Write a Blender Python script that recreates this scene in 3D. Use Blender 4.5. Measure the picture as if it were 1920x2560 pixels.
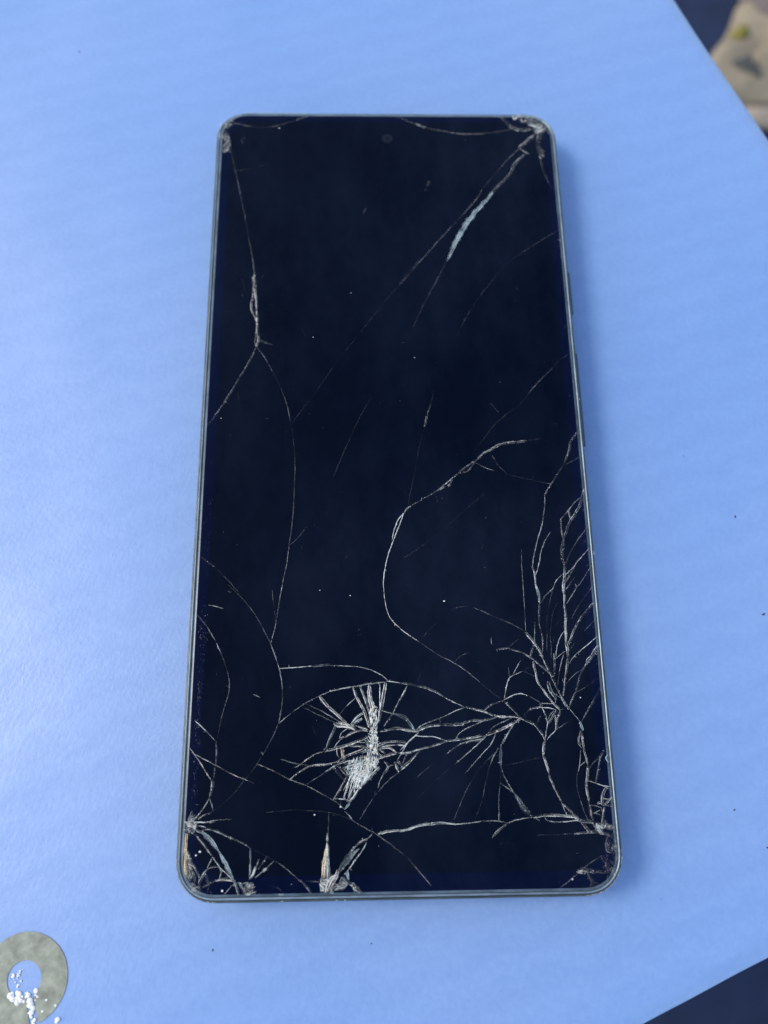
import bpy, bmesh, math, random
from mathutils import Vector, Matrix, noise
MM = 0.001
R = math.radians
random.seed(11)
scene = bpy.context.scene
C = scene.collection
for o in list(bpy.data.objects):
    bpy.data.objects.remove(o)

# ---------------------------------------------------------------- camera
cam_d = bpy.data.cameras.new('camera')
cam = bpy.data.objects.new('camera', cam_d)
C.objects.link(cam)
cam.location = (-5.736*MM, -57.961*MM, 154.019*MM)
cam.rotation_euler = (0.29796, -0.02160, -0.01414)
cam_d.sensor_fit = 'HORIZONTAL'
cam_d.sensor_width = 7.3
cam_d.lens = 7.3*2020/1920
cam_d.clip_start = 0.005
cam_d.clip_end = 500
cam_d.dof.use_dof = True
cam_d.dof.focus_distance = 0.1465
cam_d.dof.aperture_fstop = 3.2
scene.camera = cam

# ---------------------------------------------------------------- light
SUN_ZEN, SUN_AZ = R(44), R(170)          # zenith angle; azimuth counted from +x towards +y
to_sun = Vector((math.sin(SUN_ZEN)*math.cos(SUN_AZ), math.sin(SUN_ZEN)*math.sin(SUN_AZ), math.cos(SUN_ZEN)))
world = bpy.data.worlds.new('World')
scene.world = world
world.use_nodes = True
wn, wl = world.node_tree.nodes, world.node_tree.links
wn.clear()
sky = wn.new('ShaderNodeTexSky')
sky.sky_type = 'NISHITA'
sky.sun_disc = False
sky.sun_elevation = math.pi/2 - SUN_ZEN
sky.sun_rotation = math.pi/2 - SUN_AZ
bg = wn.new('ShaderNodeBackground')
bg.inputs['Strength'].default_value = 0.15
wo = wn.new('ShaderNodeOutputWorld')
wl.new(sky.outputs[0], bg.inputs[0]); wl.new(bg.outputs[0], wo.inputs[0])
sun_d = bpy.data.lights.new('sun', 'SUN')
sun_d.energy = 1.0
sun_d.angle = R(18)
sun_d.color = (1.0, 0.95, 0.88)
sun = bpy.data.objects.new('sun', sun_d)
C.objects.link(sun)
sun.rotation_euler = to_sun.to_track_quat('Z', 'Y').to_euler()
scene.view_settings.view_transform = 'Standard'
scene.view_settings.look = 'None'
scene.view_settings.exposure = 0.70
scene.view_settings.gamma = 1.0
scene.render.resolution_x, scene.render.resolution_y = 768, 1024

# ---------------------------------------------------------------- materials
def mat(name):
    m = bpy.data.materials.new(name)
    m.use_nodes = True
    nt = m.node_tree
    return m, nt, nt.nodes, nt.links, nt.nodes['Principled BSDF']

def noise_node(nt, scale, detail=4, rough=0.6, vec=None):
    n = nt.nodes.new('ShaderNodeTexNoise')
    n.inputs['Scale'].default_value = scale
    n.inputs['Detail'].default_value = detail
    n.inputs['Roughness'].default_value = rough
    if vec is not None: nt.links.new(vec, n.inputs['Vector'])
    return n

def ramp(nt, src, stops):
    r = nt.nodes.new('ShaderNodeValToRGB')
    el = r.color_ramp.elements
    while len(el) > 1: el.remove(el[-1])
    el[0].position = stops[0][0]; el[0].color = (*stops[0][1], 1)
    for p, c in stops[1:]:
        e = el.new(p); e.color = (*c, 1)
    nt.links.new(src, r.inputs[0])
    return r

def objcoord(nt, scale=(1, 1, 1), rot=0):
    t = nt.nodes.new('ShaderNodeTexCoord')
    mp = nt.nodes.new('ShaderNodeMapping')
    mp.inputs['Scale'].default_value = scale
    mp.inputs['Rotation'].default_value = (0, 0, rot)
    nt.links.new(t.outputs['Object'], mp.inputs[0])
    return mp.outputs[0]

def math_node(nt, op, a, b=None, clamp=False):
    n = nt.nodes.new('ShaderNodeMath'); n.operation = op; n.use_clamp = clamp
    for i, v in enumerate((a, b)):
        if v is None: continue
        if isinstance(v, (int, float)): n.inputs[i].default_value = v
        else: nt.links.new(v, n.inputs[i])
    return n.outputs[0]

def vinyl_material():
    m, nt, N, L, p = mat('blue_vinyl')
    v = objcoord(nt)
    big = noise_node(nt, 9, 3, .5, v)
    cr = ramp(nt, big.outputs[0], [(.28, (.214, .360, .655)), (.5, (.238, .384, .668)), (.74, (.284, .408, .668))])
    # print grain: fine mottling of the ink
    fine = noise_node(nt, 900, 3, .6, v)
    mx = N.new('ShaderNodeMix'); mx.data_type = 'RGBA'; mx.blend_type = 'MULTIPLY'; mx.inputs[0].default_value = 1
    fr = ramp(nt, fine.outputs[0], [(.34, (.93, .95, .975)), (.66, (1.06, 1.045, 1.02))])
    L.new(cr.outputs[0], mx.inputs[6]); L.new(fr.outputs[0], mx.inputs[7])
    p.inputs['Specular IOR Level'].default_value = 1.0
    p.inputs['Coat Weight'].default_value = .9; p.inputs['Coat Roughness'].default_value = .42
    rr = noise_node(nt, 25, 3, .5, v)
    r2 = N.new('ShaderNodeMapRange'); r2.inputs[3].default_value = .32; r2.inputs[4].default_value = .42
    L.new(rr.outputs[0], r2.inputs[0]); L.new(r2.outputs[0], p.inputs['Roughness'])
    # scrim showing through the coating: two crossed thread directions, uneven
    warp = noise_node(nt, 60, 2, .5, v)
    def threads(rot, sc):
        vv = objcoord(nt, (1, 1, 1), rot)
        w = N.new('ShaderNodeTexWave'); w.wave_type = 'BANDS'; w.bands_direction = 'X'
        w.inputs['Scale'].default_value = sc; w.inputs['Distortion'].default_value = 5
        w.inputs['Detail'].default_value = 2; w.inputs['Detail Scale'].default_value = 3
        L.new(vv, w.inputs['Vector'])
        return w.outputs['Fac']
    a = threads(R(22), 290); b = threads(R(112), 250)
    s = math_node(nt, 'MULTIPLY', a, b)
    mask = ramp(nt, warp.outputs[0], [(.35, (.25,)*3), (.7, (1,)*3)])
    s = math_node(nt, 'MULTIPLY', math_node(nt, 'MULTIPLY', s, mask.outputs[0]), .35)
    s = math_node(nt, 'ADD', s, math_node(nt, 'MULTIPLY', fine.outputs[0], 1.1))
    soft = threads(R(73), 45)
    m2 = N.new('ShaderNodeMix'); m2.data_type = 'RGBA'; m2.blend_type = 'MULTIPLY'; m2.inputs[0].default_value = 1
    sr = ramp(nt, soft, [(.0, (.975, .98, .985)), (1., (1.03, 1.025, 1.015))])    # faint print banding
    L.new(mx.outputs[2], m2.inputs[6]); L.new(sr.outputs[0], m2.inputs[7]); L.new(m2.outputs[2], p.inputs['Base Color'])
    s = math_node(nt, 'ADD', s, math_node(nt, 'MULTIPLY', soft, .6))
    bp = N.new('ShaderNodeBump'); bp.inputs['Strength'].default_value = .32; bp.inputs['Distance'].default_value = .00010
    L.new(s, bp.inputs['Height']); L.new(bp.outputs[0], p.inputs['Normal'])
    return m

def simple(name, col, rough=.5, metal=0, spec=.5, var=.0, vscale=300, bump=0, bscale=900):
    m, nt, N, L, p = mat(name)
    v = objcoord(nt)
    n = noise_node(nt, vscale, 4, .6, v)
    lo = tuple(c*(1-var) for c in col); hi = tuple(min(1, c*(1+var)) for c in col)
    cr = ramp(nt, n.outputs[0], [(.3, lo), (.7, hi)])
    L.new(cr.outputs[0], p.inputs['Base Color'])
    p.inputs['Roughness'].default_value = rough
    p.inputs['Metallic'].default_value = metal
    p.inputs['Specular IOR Level'].default_value = spec
    if bump:
        n2 = noise_node(nt, bscale, 3, .6, v)
        bp = N.new('ShaderNodeBump'); bp.inputs['Strength'].default_value = bump; bp.inputs['Distance'].default_value = .0001
        L.new(n2.outputs[0], bp.inputs['Height']); L.new(bp.outputs[0], p.inputs['Normal'])
    return m

def glass_material(name, col):
    # black coated glass with a thin uneven film of grease, dust and painted-in sky reflection
    m, nt, N, L, p = mat(name)
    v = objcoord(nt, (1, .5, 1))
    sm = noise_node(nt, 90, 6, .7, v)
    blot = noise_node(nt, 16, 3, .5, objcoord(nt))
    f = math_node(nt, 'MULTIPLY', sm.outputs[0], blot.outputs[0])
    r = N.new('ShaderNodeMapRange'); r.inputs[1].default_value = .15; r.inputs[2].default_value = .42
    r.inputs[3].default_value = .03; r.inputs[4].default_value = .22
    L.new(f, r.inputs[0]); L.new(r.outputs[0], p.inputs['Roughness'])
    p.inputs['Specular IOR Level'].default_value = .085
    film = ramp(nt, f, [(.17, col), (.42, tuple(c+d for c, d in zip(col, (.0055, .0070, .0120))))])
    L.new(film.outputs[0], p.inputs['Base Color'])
    return m

TINT = {'g': (.80, .79, .68), 'w': (.84, .76, .63), 'c': (.50, .60, .56), 'o': (1.0, .74, .38)}
ALPHA = {1: .035, 2: .11, 3: .25, 4: .48, 5: .80, 6: .95, 7: 1.0, 8: 1.0}
_cm = {}
def crack_material(t, b, film=False):
    """Fractured glass: pale scattering surface, patchy, more or less see-through."""
    b = round(b*2)/2
    key = (t, b, film)
    if key in _cm: return _cm[key]
    lo, hi = math.floor(b), math.ceil(b)
    al = (ALPHA[lo]+ALPHA[hi])/2 if lo != hi else ALPHA[lo]
    if film: al *= .13
    m, nt, N, L, p = mat('fractured_glass')
    p.inputs['Base Color'].default_value = (*TINT[t], 1)
    if b >= 6 and t != 'o': p.inputs['Base Color'].default_value = (*[min(.97, c*(1.08 if b < 7.5 else 1.2)) for c in TINT[t]], 1)
    p.inputs['Roughness'].default_value = .28
    p.inputs['Specular IOR Level'].default_value = .7
    v = objcoord(nt)
    sc = 420 if (t == 'c' and b < 5) else 1300
    n = noise_node(nt, sc, 2, .6, v)
    cr = ramp(nt, n.outputs[0], [(.36, (.35 if b < 5 else .75,)*3), (.62, (1.5,)*3)])
    slow = noise_node(nt, 170, 2, .5, v)      # opacity rises in stretches, as if the fracture caught light there
    sr = ramp(nt, slow.outputs[0], [(.38, (.16 if b < 4.5 else .75,)*3), (.60, (1.4,)*3)])
    fac = math_node(nt, 'MULTIPLY', math_node(nt, 'MULTIPLY', cr.outputs[0], sr.outputs[0]), al, True)
    L.new(fac, p.inputs['Alpha'])
    _cm[key] = m
    return m

# ---------------------------------------------------------------- helpers
def link(name, me, m=None, parent=None):
    o = bpy.data.objects.new(name, me)
    if m is not None:
        for x in (m if isinstance(m, (list, tuple)) else [m]): me.materials.append(x)
    C.objects.link(o)
    if parent is not None: o.parent = parent
    return o

def mesh(name, verts, faces, mi=None, smooth=False):
    me = bpy.data.meshes.new(name)
    me.from_pydata([tuple(v) for v in verts], [], faces)
    if mi: me.polygons.foreach_set('material_index', mi)
    if smooth: me.polygons.foreach_set('use_smooth', [True]*len(me.polygons))
    me.update()
    return me

def tag(o, label=None, cat=None, group=None, kind=None):
    for k, v in (('label', label), ('category', cat), ('group', group), ('kind', kind)):
        if v: o[k] = v
    return o

def rrect(w, h, r, n=14):
    """Rounded rectangle outline, counter-clockwise, half sizes w, h in mm."""
    pts = []
    for cx, cy, a0 in ((w-r, h-r, 0), (-w+r, h-r, 90), (-w+r, -h+r, 180), (w-r, -h+r, 270)):
        for i in range(n+1):
            a = R(a0 + 90*i/n)
            # slightly squarer than a circle, as on the phone
            e = 2.15
            c, s = math.cos(a), math.sin(a)
            x = math.copysign(abs(c)**(2/e), c); y = math.copysign(abs(s)**(2/e), s)
            pts.append((cx + r*x, cy + r*y))
    return pts

HW, HH, HR = 37.65, 80.3, 7.1
def ring_loft(profile, cap_first=False, cap_last=False, zend=None):
    """profile: (inset, z) rings in mm lofted round the phone outline."""
    verts, faces = [], []
    n = None
    for ins, z in profile:
        pts = rrect(HW-ins, HH-ins, max(.6, HR-ins))
        n = len(pts)
        for q, (x, y) in enumerate(pts):
            zz = z
            if zend is not None:        # short ends have their own, flatter section
                k = len(verts)//n
                a = pts[q-1]; b = pts[(q+1) % n]
                t = min(1, abs(b[1]-a[1])/(math.hypot(b[0]-a[0], b[1]-a[1])+1e-9))
                zz = zend[k]*(1-t)+z*t
            verts.append((x*MM, y*MM, zz*MM))
    for k in range(len(profile)-1):
        for i in range(n):
            j = (i+1) % n
            faces.append((k*n+i, k*n+j, (k+1)*n+j, (k+1)*n+i))
    if cap_first: faces.append(tuple(range(n))[::-1])
    if cap_last: faces.append(tuple(range((len(profile)-1)*n, len(profile)*n)))
    return verts, faces

# fracture lines plus painted highlights (golden sun strip), mm on the glass: tint, widths, strength, points
CRACKS_AND_HIGHLIGHTS = '''
w 0.44 0.44 2.2 -34.75,76.32 -32.86,76.64 -30.55,75.96 -27.49,75.73 -24.95,76.00 -22.42,76.86 -20.14,77.81
g 0.53 0.53 4 -20.14,77.81 -17.60,78.93
g 0.35 0.35 2 -17.60,78.93 -14.79,79.59
g 0.25 0.51 1.6 -34.07,68.90 -32.25,60.78 -30.44,52.00 -28.96,44.31 -28.06,39.02
g 0.49 0.49 4 -28.06,39.02 -27.85,36.28 -27.58,33.02 -27.29,29.80 -27.01,26.08 -26.73,23.20 -27.08,21.64
w 0.41 0.41 3.4 -28.39,37.92 -28.09,34.10 -28.40,31.40 -28.10,29.53 -27.16,27.14 -27.31,23.20 -27.08,21.64
gs 0.26 0.26 2 -31.93,72.14 -31.08,73.22
gs 0.26 0.26 2 -32.06,72.29 -31.51,71.21
gs 0.16 0.16 1 -30.88,37.79 -30.23,36.28 -29.88,34.37
gs 0.24 0.24 1.2 -24.63,31.40 -23.80,31.08
gs 0.32 0.32 2 -26.38,23.19 -23.85,22.15
gs 0.51 0.51 2 -5.44,53.50 -4.82,54.67
gs 0.26 0.26 1 -33.12,64.06 -29.65,64.68
gs 0.26 0.26 1 -28.18,65.35 -26.18,65.54
c 0.35 0.35 4 -36.45,77.40 -36.73,75.06 -36.82,71.65
c 0.35 0.35 5 -31.44,79.64 -28.11,79.60 -23.51,79.66 -17.10,79.57
g 1.07 0.80 2.8 32.64,73.87 30.99,72.46 29.07,70.43
g 0.26 0.26 2.2 29.07,70.43 25.78,66.73 22.77,62.77 20.35,59.76
g 0.34 0.21 1.8 20.35,59.76 18.97,57.09 15.01,52.10 11.14,47.48 6.83,42.10 1.85,35.72 -1.31,31.92
g 0.61 0.70 2.4 30.10,68.59 27.78,66.13 26.34,63.39 23.09,59.47 21.47,57.24
c 0.94 1.11 4.5 22.56,58.88 20.67,56.21 18.30,53.56 16.18,50.36 14.58,47.49 13.23,44.36 11.91,41.54
g 0.50 0.25 1.6 13.23,44.36 11.64,40.98 9.31,36.27 6.50,30.56 4.49,26.03
w 0.53 0.53 3.2 29.07,70.43 30.03,69.51 31.13,68.74
w 0.36 0.36 2.1 1.16,79.37 4.48,77.65 6.26,76.87
w 0.44 0.44 3.6 6.26,76.87 7.27,76.31 8.54,75.78
w 0.36 0.36 2.1 8.54,75.78 10.83,75.16 14.66,74.40 18.49,74.05 22.37,74.44 27.58,75.42
w 0.72 0.72 3 25.20,79.04 26.42,77.62 27.62,76.04 29.63,75.27 32.51,75.76
g 0.45 0.45 7 28.12,79.28 28.24,78.58 28.46,78.07 28.81,78.58 29.01,79.28
g 1.07 1.07 4 31.42,76.86 32.81,76.39 34.29,75.45
g 1.24 0.89 3 34.23,74.51 33.58,72.63 33.34,71.07 33.57,68.91 33.53,67.68
w 0.79 0.35 2.2 33.53,67.68 33.90,64.63 35.03,61.01 36.00,58.92
w 0.71 0.71 3 35.20,75.46 36.27,74.21
g 0.21 0.21 1.1 36.27,49.39 31.46,46.22 28.11,43.81 24.52,40.99 21.13,36.82 17.77,32.17 15.19,27.87 13.36,23.64
gs 1.39 1.39 1 8.93,61.67 8.46,60.32
gs 0.78 0.78 1.2 7.81,59.28 8.31,59.37
gs 0.25 0.25 2 25.98,35.17 26.45,34.95
c 0.60 0.60 3 35.90,46.94 36.40,46.37
g 0.16 0.16 1.1 -6.77,24.10 -11.42,17.63 -14.83,12.06 -17.29,8.58 -19.82,4.66
g 0.16 0.16 1.1 6.42,42.27 0.44,34.26 -6.77,24.10
g 0.31 0.31 2.6 -27.04,21.67 -28.49,18.19 -31.05,13.13 -33.15,9.14 -35.03,5.95 -36.19,4.50
g 0.24 0.24 2 -26.99,21.67 -24.81,18.31 -22.15,12.97 -20.69,8.84 -19.82,4.66
g 0.23 0.23 1.5 -19.82,4.66 -19.31,1.50 -18.98,-2.09 -18.89,-6.81 -19.05,-12.59 -19.39,-17.12 -19.71,-19.57
g 0.18 0.18 2.4 -19.71,-19.57 -20.03,-22.88 -20.60,-25.93 -20.97,-28.35
g 0.19 0.19 1.6 -19.71,-19.57 -18.19,-18.25 -16.49,-16.01
g 0.19 0.19 1.1 -3.86,10.89 -6.39,6.31 -9.12,0.00 -11.55,-6.15
gs 0.40 0.40 2 -26.80,22.97 -23.87,22.10
w 0.33 0.33 3.2 -36.18,-21.31 -34.73,-22.53 -33.42,-23.42
w 0.22 0.22 2.2 -33.42,-23.42 -30.98,-25.84 -28.77,-28.27
gs 0.16 0.16 1 -30.42,11.62 -30.19,9.88
gs 0.15 0.15 1.2 -17.52,-19.59 -17.07,-20.48
gs 0.23 0.23 2.6 -24.91,5.96 -24.13,6.10
g 0.18 0.18 2.4 -20.77,-26.86 -21.41,-31.14 -21.76,-33.89 -22.13,-35.77 -22.64,-37.73
g 0.15 0.15 1.3 -22.65,-27.92 -22.13,-31.56 -21.76,-33.89
g 0.22 0.22 1.6 -30.92,-26.76 -28.08,-29.37 -25.67,-32.37 -23.91,-35.33 -22.64,-37.73
g 0.25 0.25 2.4 -22.64,-37.73 -21.49,-40.73 -20.93,-42.36 -20.46,-45.00 -20.31,-47.20 -20.47,-49.18 -20.86,-51.53
g 0.21 0.21 2 -20.86,-51.53 -21.67,-53.47 -22.53,-55.20 -23.57,-56.91
g 0.17 0.17 1.2 -23.57,-56.91 -24.42,-58.33 -25.94,-60.29 -28.20,-63.06 -30.46,-65.07 -31.59,-65.88
g 0.32 0.32 2 8.35,12.23 7.82,9.97 6.68,6.25
g 0.43 0.43 3.6 6.75,6.37 6.23,4.04
g 0.19 0.19 1.2 6.23,4.04 5.02,-0.32 3.99,-5.55 3.25,-8.82 2.63,-11.83
g 0.24 0.24 2 32.23,16.73 29.23,13.67 26.71,10.65 25.21,8.77
g 0.20 0.20 1.3 36.04,20.08 33.79,18.40 32.23,16.73
g 0.16 0.16 1 25.21,8.77 20.89,5.45 17.97,2.03 15.32,-1.57
g 0.55 0.55 2.8 26.08,1.14 22.88,0.67 20.71,0.32
g 0.20 0.20 1.2 26.08,1.14 28.83,1.54
g 0.62 0.39 3.4 20.71,0.32 18.96,-0.75 17.34,-1.59 15.92,-3.01 14.31,-3.96 12.45,-5.60
g 0.31 0.31 3 12.45,-5.60 10.39,-7.24 8.33,-8.97 5.85,-10.47 3.17,-12.06
g 0.38 0.38 4 3.17,-12.06 2.50,-12.52 1.82,-13.43
w 0.39 0.39 3.6 15.92,-3.01 14.61,-4.79 13.58,-5.37 12.45,-5.60
g 0.23 0.23 2.8 15.91,-3.37 17.21,-4.21 19.40,-5.05
g 0.31 0.31 3 11.29,-6.77 10.81,-7.82
w 0.54 0.54 5 10.81,-7.82 10.35,-8.22
g 0.23 0.23 3 9.91,-8.22 9.00,-8.68 8.33,-8.97
gs 0.16 0.16 2 19.37,9.17 20.87,7.18
g 0.19 0.19 2.5 19.13,-1.84 19.93,-3.51 20.88,-4.71 21.93,-5.90
g 0.15 0.15 1.1 21.93,-5.90 25.12,-6.63 29.07,-7.59 30.18,-7.72
g 0.26 0.26 4 1.82,-13.43 0.70,-14.79 -0.21,-17.05 -0.50,-18.84
g 0.26 0.26 4 1.82,-13.43 0.67,-16.38 -0.40,-19.07 -1.37,-21.73 -1.95,-24.36 -2.23,-26.54 -2.18,-28.53
w 0.26 0.26 4 -2.17,-28.53 -2.04,-30.02 -1.50,-32.60 -0.43,-34.22 0.64,-35.25
g 0.15 0.15 1.2 17.27,-9.62 13.24,-13.06 8.71,-17.12 4.27,-20.44 1.20,-22.41
gs 0.15 0.15 1 7.87,-9.55 8.29,-11.41
g 0.39 0.39 3.4 36.71,3.45 35.77,2.35 34.61,0.72 34.32,-0.73 33.48,-2.71 32.86,-4.05
w 0.31 0.31 3 32.86,-4.05 31.54,-5.91 30.21,-7.85 29.37,-9.07 28.79,-10.12
g 0.23 0.23 2.8 28.79,-10.12 28.67,-11.86 27.88,-15.81 26.75,-19.02 25.89,-22.03 25.48,-24.02
g 0.37 0.37 4 25.48,-24.02 25.82,-25.34 25.84,-27.47 26.07,-28.81
g 0.23 0.23 1.8 32.86,-4.05 34.45,-3.26 36.49,-2.19
gs 0.23 0.23 2.5 30.21,-7.85 29.39,-7.67
g 0.53 0.46 3.2 36.76,-8.77 36.05,-10.17 35.38,-12.08 34.05,-14.14 32.91,-15.85 32.28,-17.55 31.79,-18.56
g 0.23 0.23 2.6 36.03,-10.34 34.43,-11.55 33.14,-13.10 32.05,-14.30 31.51,-14.81
g 0.38 0.38 3 33.14,-13.01 33.28,-14.39 33.41,-14.82 32.91,-15.85
w 0.38 0.38 4 31.51,-14.81 31.48,-16.18 31.57,-18.22 31.78,-18.73
g 0.45 0.45 3.4 31.78,-18.73 31.37,-19.74 31.02,-22.08 31.46,-23.74
g 0.38 0.38 3.6 31.78,-18.73 31.59,-20.41 31.34,-22.08 31.52,-23.91
g 0.52 0.52 3.6 31.46,-23.74 31.39,-25.56 31.10,-27.20 30.89,-28.86
g 0.23 0.23 2.2 31.70,-23.75 32.59,-21.76 34.29,-19.09 36.42,-16.39
cs 0.23 0.23 2.4 35.97,-15.87 36.42,-16.39
g 0.37 0.22 2.6 31.63,-25.56 33.22,-24.09 34.30,-22.77 36.47,-20.45
g 0.30 0.30 2.5 31.34,-27.20 32.65,-25.08 33.38,-24.09
g 0.15 0.15 1.6 31.33,-28.34 32.13,-27.37 33.21,-26.07
g 0.22 0.22 2.3 32.74,-28.87 34.63,-26.58 36.58,-23.79
g 0.15 0.15 1.5 36.62,-23.29 35.49,-24.11
gs 0.15 0.15 2 33.29,-28.03 33.20,-27.22
g 0.19 0.19 2 35.55,-28.90 36.46,-27.74
g 0.26 0.26 3 29.34,-17.35 28.04,-19.37 27.24,-21.38 26.88,-23.04 26.16,-25.18 25.88,-25.67
g 0.22 0.22 2 23.62,-20.68 23.51,-23.67 23.50,-28.78
g 0.22 0.22 2.6 31.25,-25.31 29.77,-26.69 29.01,-28.16 28.33,-28.64
g 0.22 0.22 2.5 23.52,-27.29 23.50,-30.89 23.45,-35.98
g 0.18 0.18 2.1 18.19,-33.32 20.25,-34.26 22.02,-35.26 23.44,-36.12
g 0.22 0.22 2.4 14.04,-31.61 15.50,-32.16 18.60,-33.68 21.07,-34.76
g 0.15 0.15 1.6 10.11,-31.93 11.50,-31.48 12.99,-31.39
g 0.51 0.51 4 23.44,-36.12 24.15,-37.11 24.85,-38.09 25.67,-39.49 26.25,-41.01
g 0.43 0.43 4.2 26.25,-41.01 26.84,-42.52 27.56,-44.03 28.14,-45.52 28.83,-47.28
g 0.50 0.50 4 28.83,-47.28 29.65,-49.03 30.28,-49.83
g 0.21 0.21 3 30.28,-49.83 31.15,-50.90 31.94,-51.97
c 0.59 0.44 4 25.81,-27.31 26.18,-29.19 26.33,-31.06
g 0.44 0.22 3.2 26.33,-31.06 26.12,-33.05 26.06,-34.89 26.38,-37.27 26.20,-39.77
g 0.19 0.19 2 26.49,-30.92 27.51,-29.49 28.97,-28.21 29.39,-27.34
g 0.16 0.16 1.6 28.97,-28.21 28.12,-30.93 27.52,-33.35 27.37,-35.32 27.04,-39.78
g 0.15 0.15 1.4 29.70,-30.80 28.71,-32.51 28.07,-35.33 27.80,-37.15 27.89,-38.68 27.41,-43.21
g 0.29 0.29 2.6 25.17,-34.45 24.94,-37.81
g 0.36 0.36 3.6 24.84,-38.23 24.33,-39.61 23.98,-40.57
g 0.36 0.36 3 17.86,-39.26 19.26,-39.14 20.11,-39.01 20.51,-39.29
g 0.36 0.36 3.6 20.51,-39.29 22.43,-39.79 23.91,-40.71 25.22,-41.82 26.53,-42.93 27.31,-43.62
g 0.15 0.15 2 20.11,-39.01 21.00,-38.19 22.02,-37.43
g 0.50 0.43 4 24.42,-41.40 24.50,-42.22 24.83,-43.45 24.94,-44.81 25.61,-46.17
w 0.43 0.43 4.2 25.61,-46.17 26.48,-47.39 27.48,-48.73 28.62,-49.94
gs 0.21 0.21 2 28.62,-49.94 29.25,-49.85
g 0.43 0.43 3.2 28.21,-40.07 28.28,-40.89 28.14,-42.81 28.03,-44.17
g 0.22 0.22 2.6 28.55,-41.03 28.73,-39.66 29.12,-38.28 29.79,-36.89 30.56,-35.99
g 0.22 0.22 2.6 28.55,-41.03 29.67,-40.08 30.55,-39.61
g 0.15 0.15 1.2 28.28,-38.27 28.51,-37.02
gs 0.15 0.15 1.2 29.57,-34.22 29.08,-35.06
g 0.59 0.44 4 30.97,-27.36 31.01,-28.66 30.89,-30.96
g 0.51 0.51 4.2 30.89,-30.96 30.89,-32.81 30.75,-35.36 30.67,-38.15
g 0.65 0.65 4.2 30.67,-38.15 30.83,-39.68 30.81,-40.79
w 0.57 0.36 4 30.81,-40.79 30.38,-42.56 29.95,-44.46 29.69,-45.95 29.43,-47.56
g 0.22 0.22 2.4 31.30,-28.52 32.25,-27.51
g 0.22 0.22 2.6 31.24,-31.11 32.37,-29.54 33.34,-28.10 33.19,-27.38
g 0.18 0.18 1.8 36.54,-27.70 34.46,-30.14 33.00,-32.12 31.94,-33.82
g 0.37 0.44 3 36.25,-30.87 34.98,-32.29 33.72,-33.70 32.42,-35.66 31.58,-37.33 30.90,-38.71
g 0.22 0.22 2 32.10,-36.22 31.42,-37.61 31.12,-38.72
g 0.22 0.22 2 36.57,-33.58 35.31,-34.98 34.08,-36.10
g 0.22 0.22 2.8 36.39,-37.10 33.37,-39.43 31.86,-40.66 30.78,-42.02
g 0.22 0.22 1.5 32.21,-38.17 31.27,-39.41
g 0.44 0.44 3 36.54,-38.50 35.60,-39.60 34.95,-40.56 34.19,-41.24 33.83,-42.19
g 0.36 0.36 3.6 36.14,-39.74 35.05,-40.97 34.28,-41.79 33.68,-42.33
g 0.36 0.29 3.2 33.83,-42.19 33.04,-43.28 32.53,-44.36 31.98,-45.84 31.62,-46.91 30.73,-48.51 30.30,-49.57
g 0.22 0.22 3 33.06,-43.00 31.59,-43.94 29.93,-45.55
g 0.36 0.36 4 29.61,-44.46 29.74,-45.41 29.79,-45.68
g 0.22 0.22 2.2 31.61,-47.05 33.34,-46.13 34.66,-45.33 36.26,-44.47
w 0.22 0.22 2.6 30.09,-40.09 29.57,-41.46 29.01,-43.23 28.53,-45.80
g 0.43 0.43 3.6 26.73,-44.97 26.79,-46.05 27.20,-46.99 27.96,-47.81 28.00,-48.21
c 0.29 0.29 3 27.07,-44.97 27.26,-46.19 27.87,-47.27 28.79,-47.82
gs 0.21 0.21 3 27.93,-48.21 27.89,-48.74
g 0.57 0.21 2.6 36.40,-46.03 35.12,-47.90 33.70,-49.88 32.28,-51.97
c 0.64 0.64 5 31.94,-51.97 32.14,-52.89 32.35,-53.55
w 0.28 0.28 3 31.81,-53.54 31.56,-54.84 31.41,-55.80
w 0.35 0.35 3.4 32.08,-53.54 32.13,-54.59 32.22,-55.81
g 0.21 0.21 2.2 17.42,-47.27 18.60,-48.22
g 0.35 0.35 3.4 18.60,-48.22 17.35,-48.60
g 0.35 0.35 4 18.60,-48.22 20.03,-49.57 21.56,-51.17
g 0.28 0.28 3.8 18.60,-48.22 19.44,-47.83 20.72,-47.25 21.83,-47.06 22.91,-47.34
g 0.21 0.21 2.2 22.91,-47.34 23.97,-47.89 25.28,-48.77
g 0.28 0.28 3 25.28,-48.77 27.47,-48.87
g 0.64 0.64 3.2 25.28,-48.77 25.37,-49.50
g 0.35 0.35 3.6 21.98,-51.05 22.71,-50.26 23.85,-49.62 25.37,-49.50
g 0.28 0.28 3 25.37,-49.50 26.59,-49.59 27.94,-49.94
g 0.28 0.28 3.2 25.37,-49.50 25.84,-50.57 26.20,-52.15 25.88,-53.72 25.67,-54.76
g 0.50 0.50 3 27.93,-50.07 27.01,-51.38 26.26,-52.29
g 0.28 0.28 2.6 27.52,-50.06 26.63,-50.98 26.44,-51.63
g 0.49 0.49 3 28.61,-50.08 27.94,-51.65 27.61,-53.35
g 0.28 0.28 3 27.66,-50.86 27.63,-52.17 27.61,-53.35
g 0.42 0.42 2.6 25.06,-50.96 24.60,-51.61 24.34,-52.39
g 0.21 0.21 2.1 27.61,-53.35 28.68,-52.71 30.53,-51.69
g 0.28 0.28 3.2 27.61,-53.35 26.65,-54.25 25.92,-55.02
g 0.42 0.42 4.2 17.22,-50.85 18.57,-51.07 20.08,-50.96 21.56,-51.24 22.61,-51.78 23.93,-52.39 24.68,-53.44 25.29,-54.36 25.63,-55.28
w 0.63 0.63 4.6 21.56,-51.31 20.70,-51.95
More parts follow.
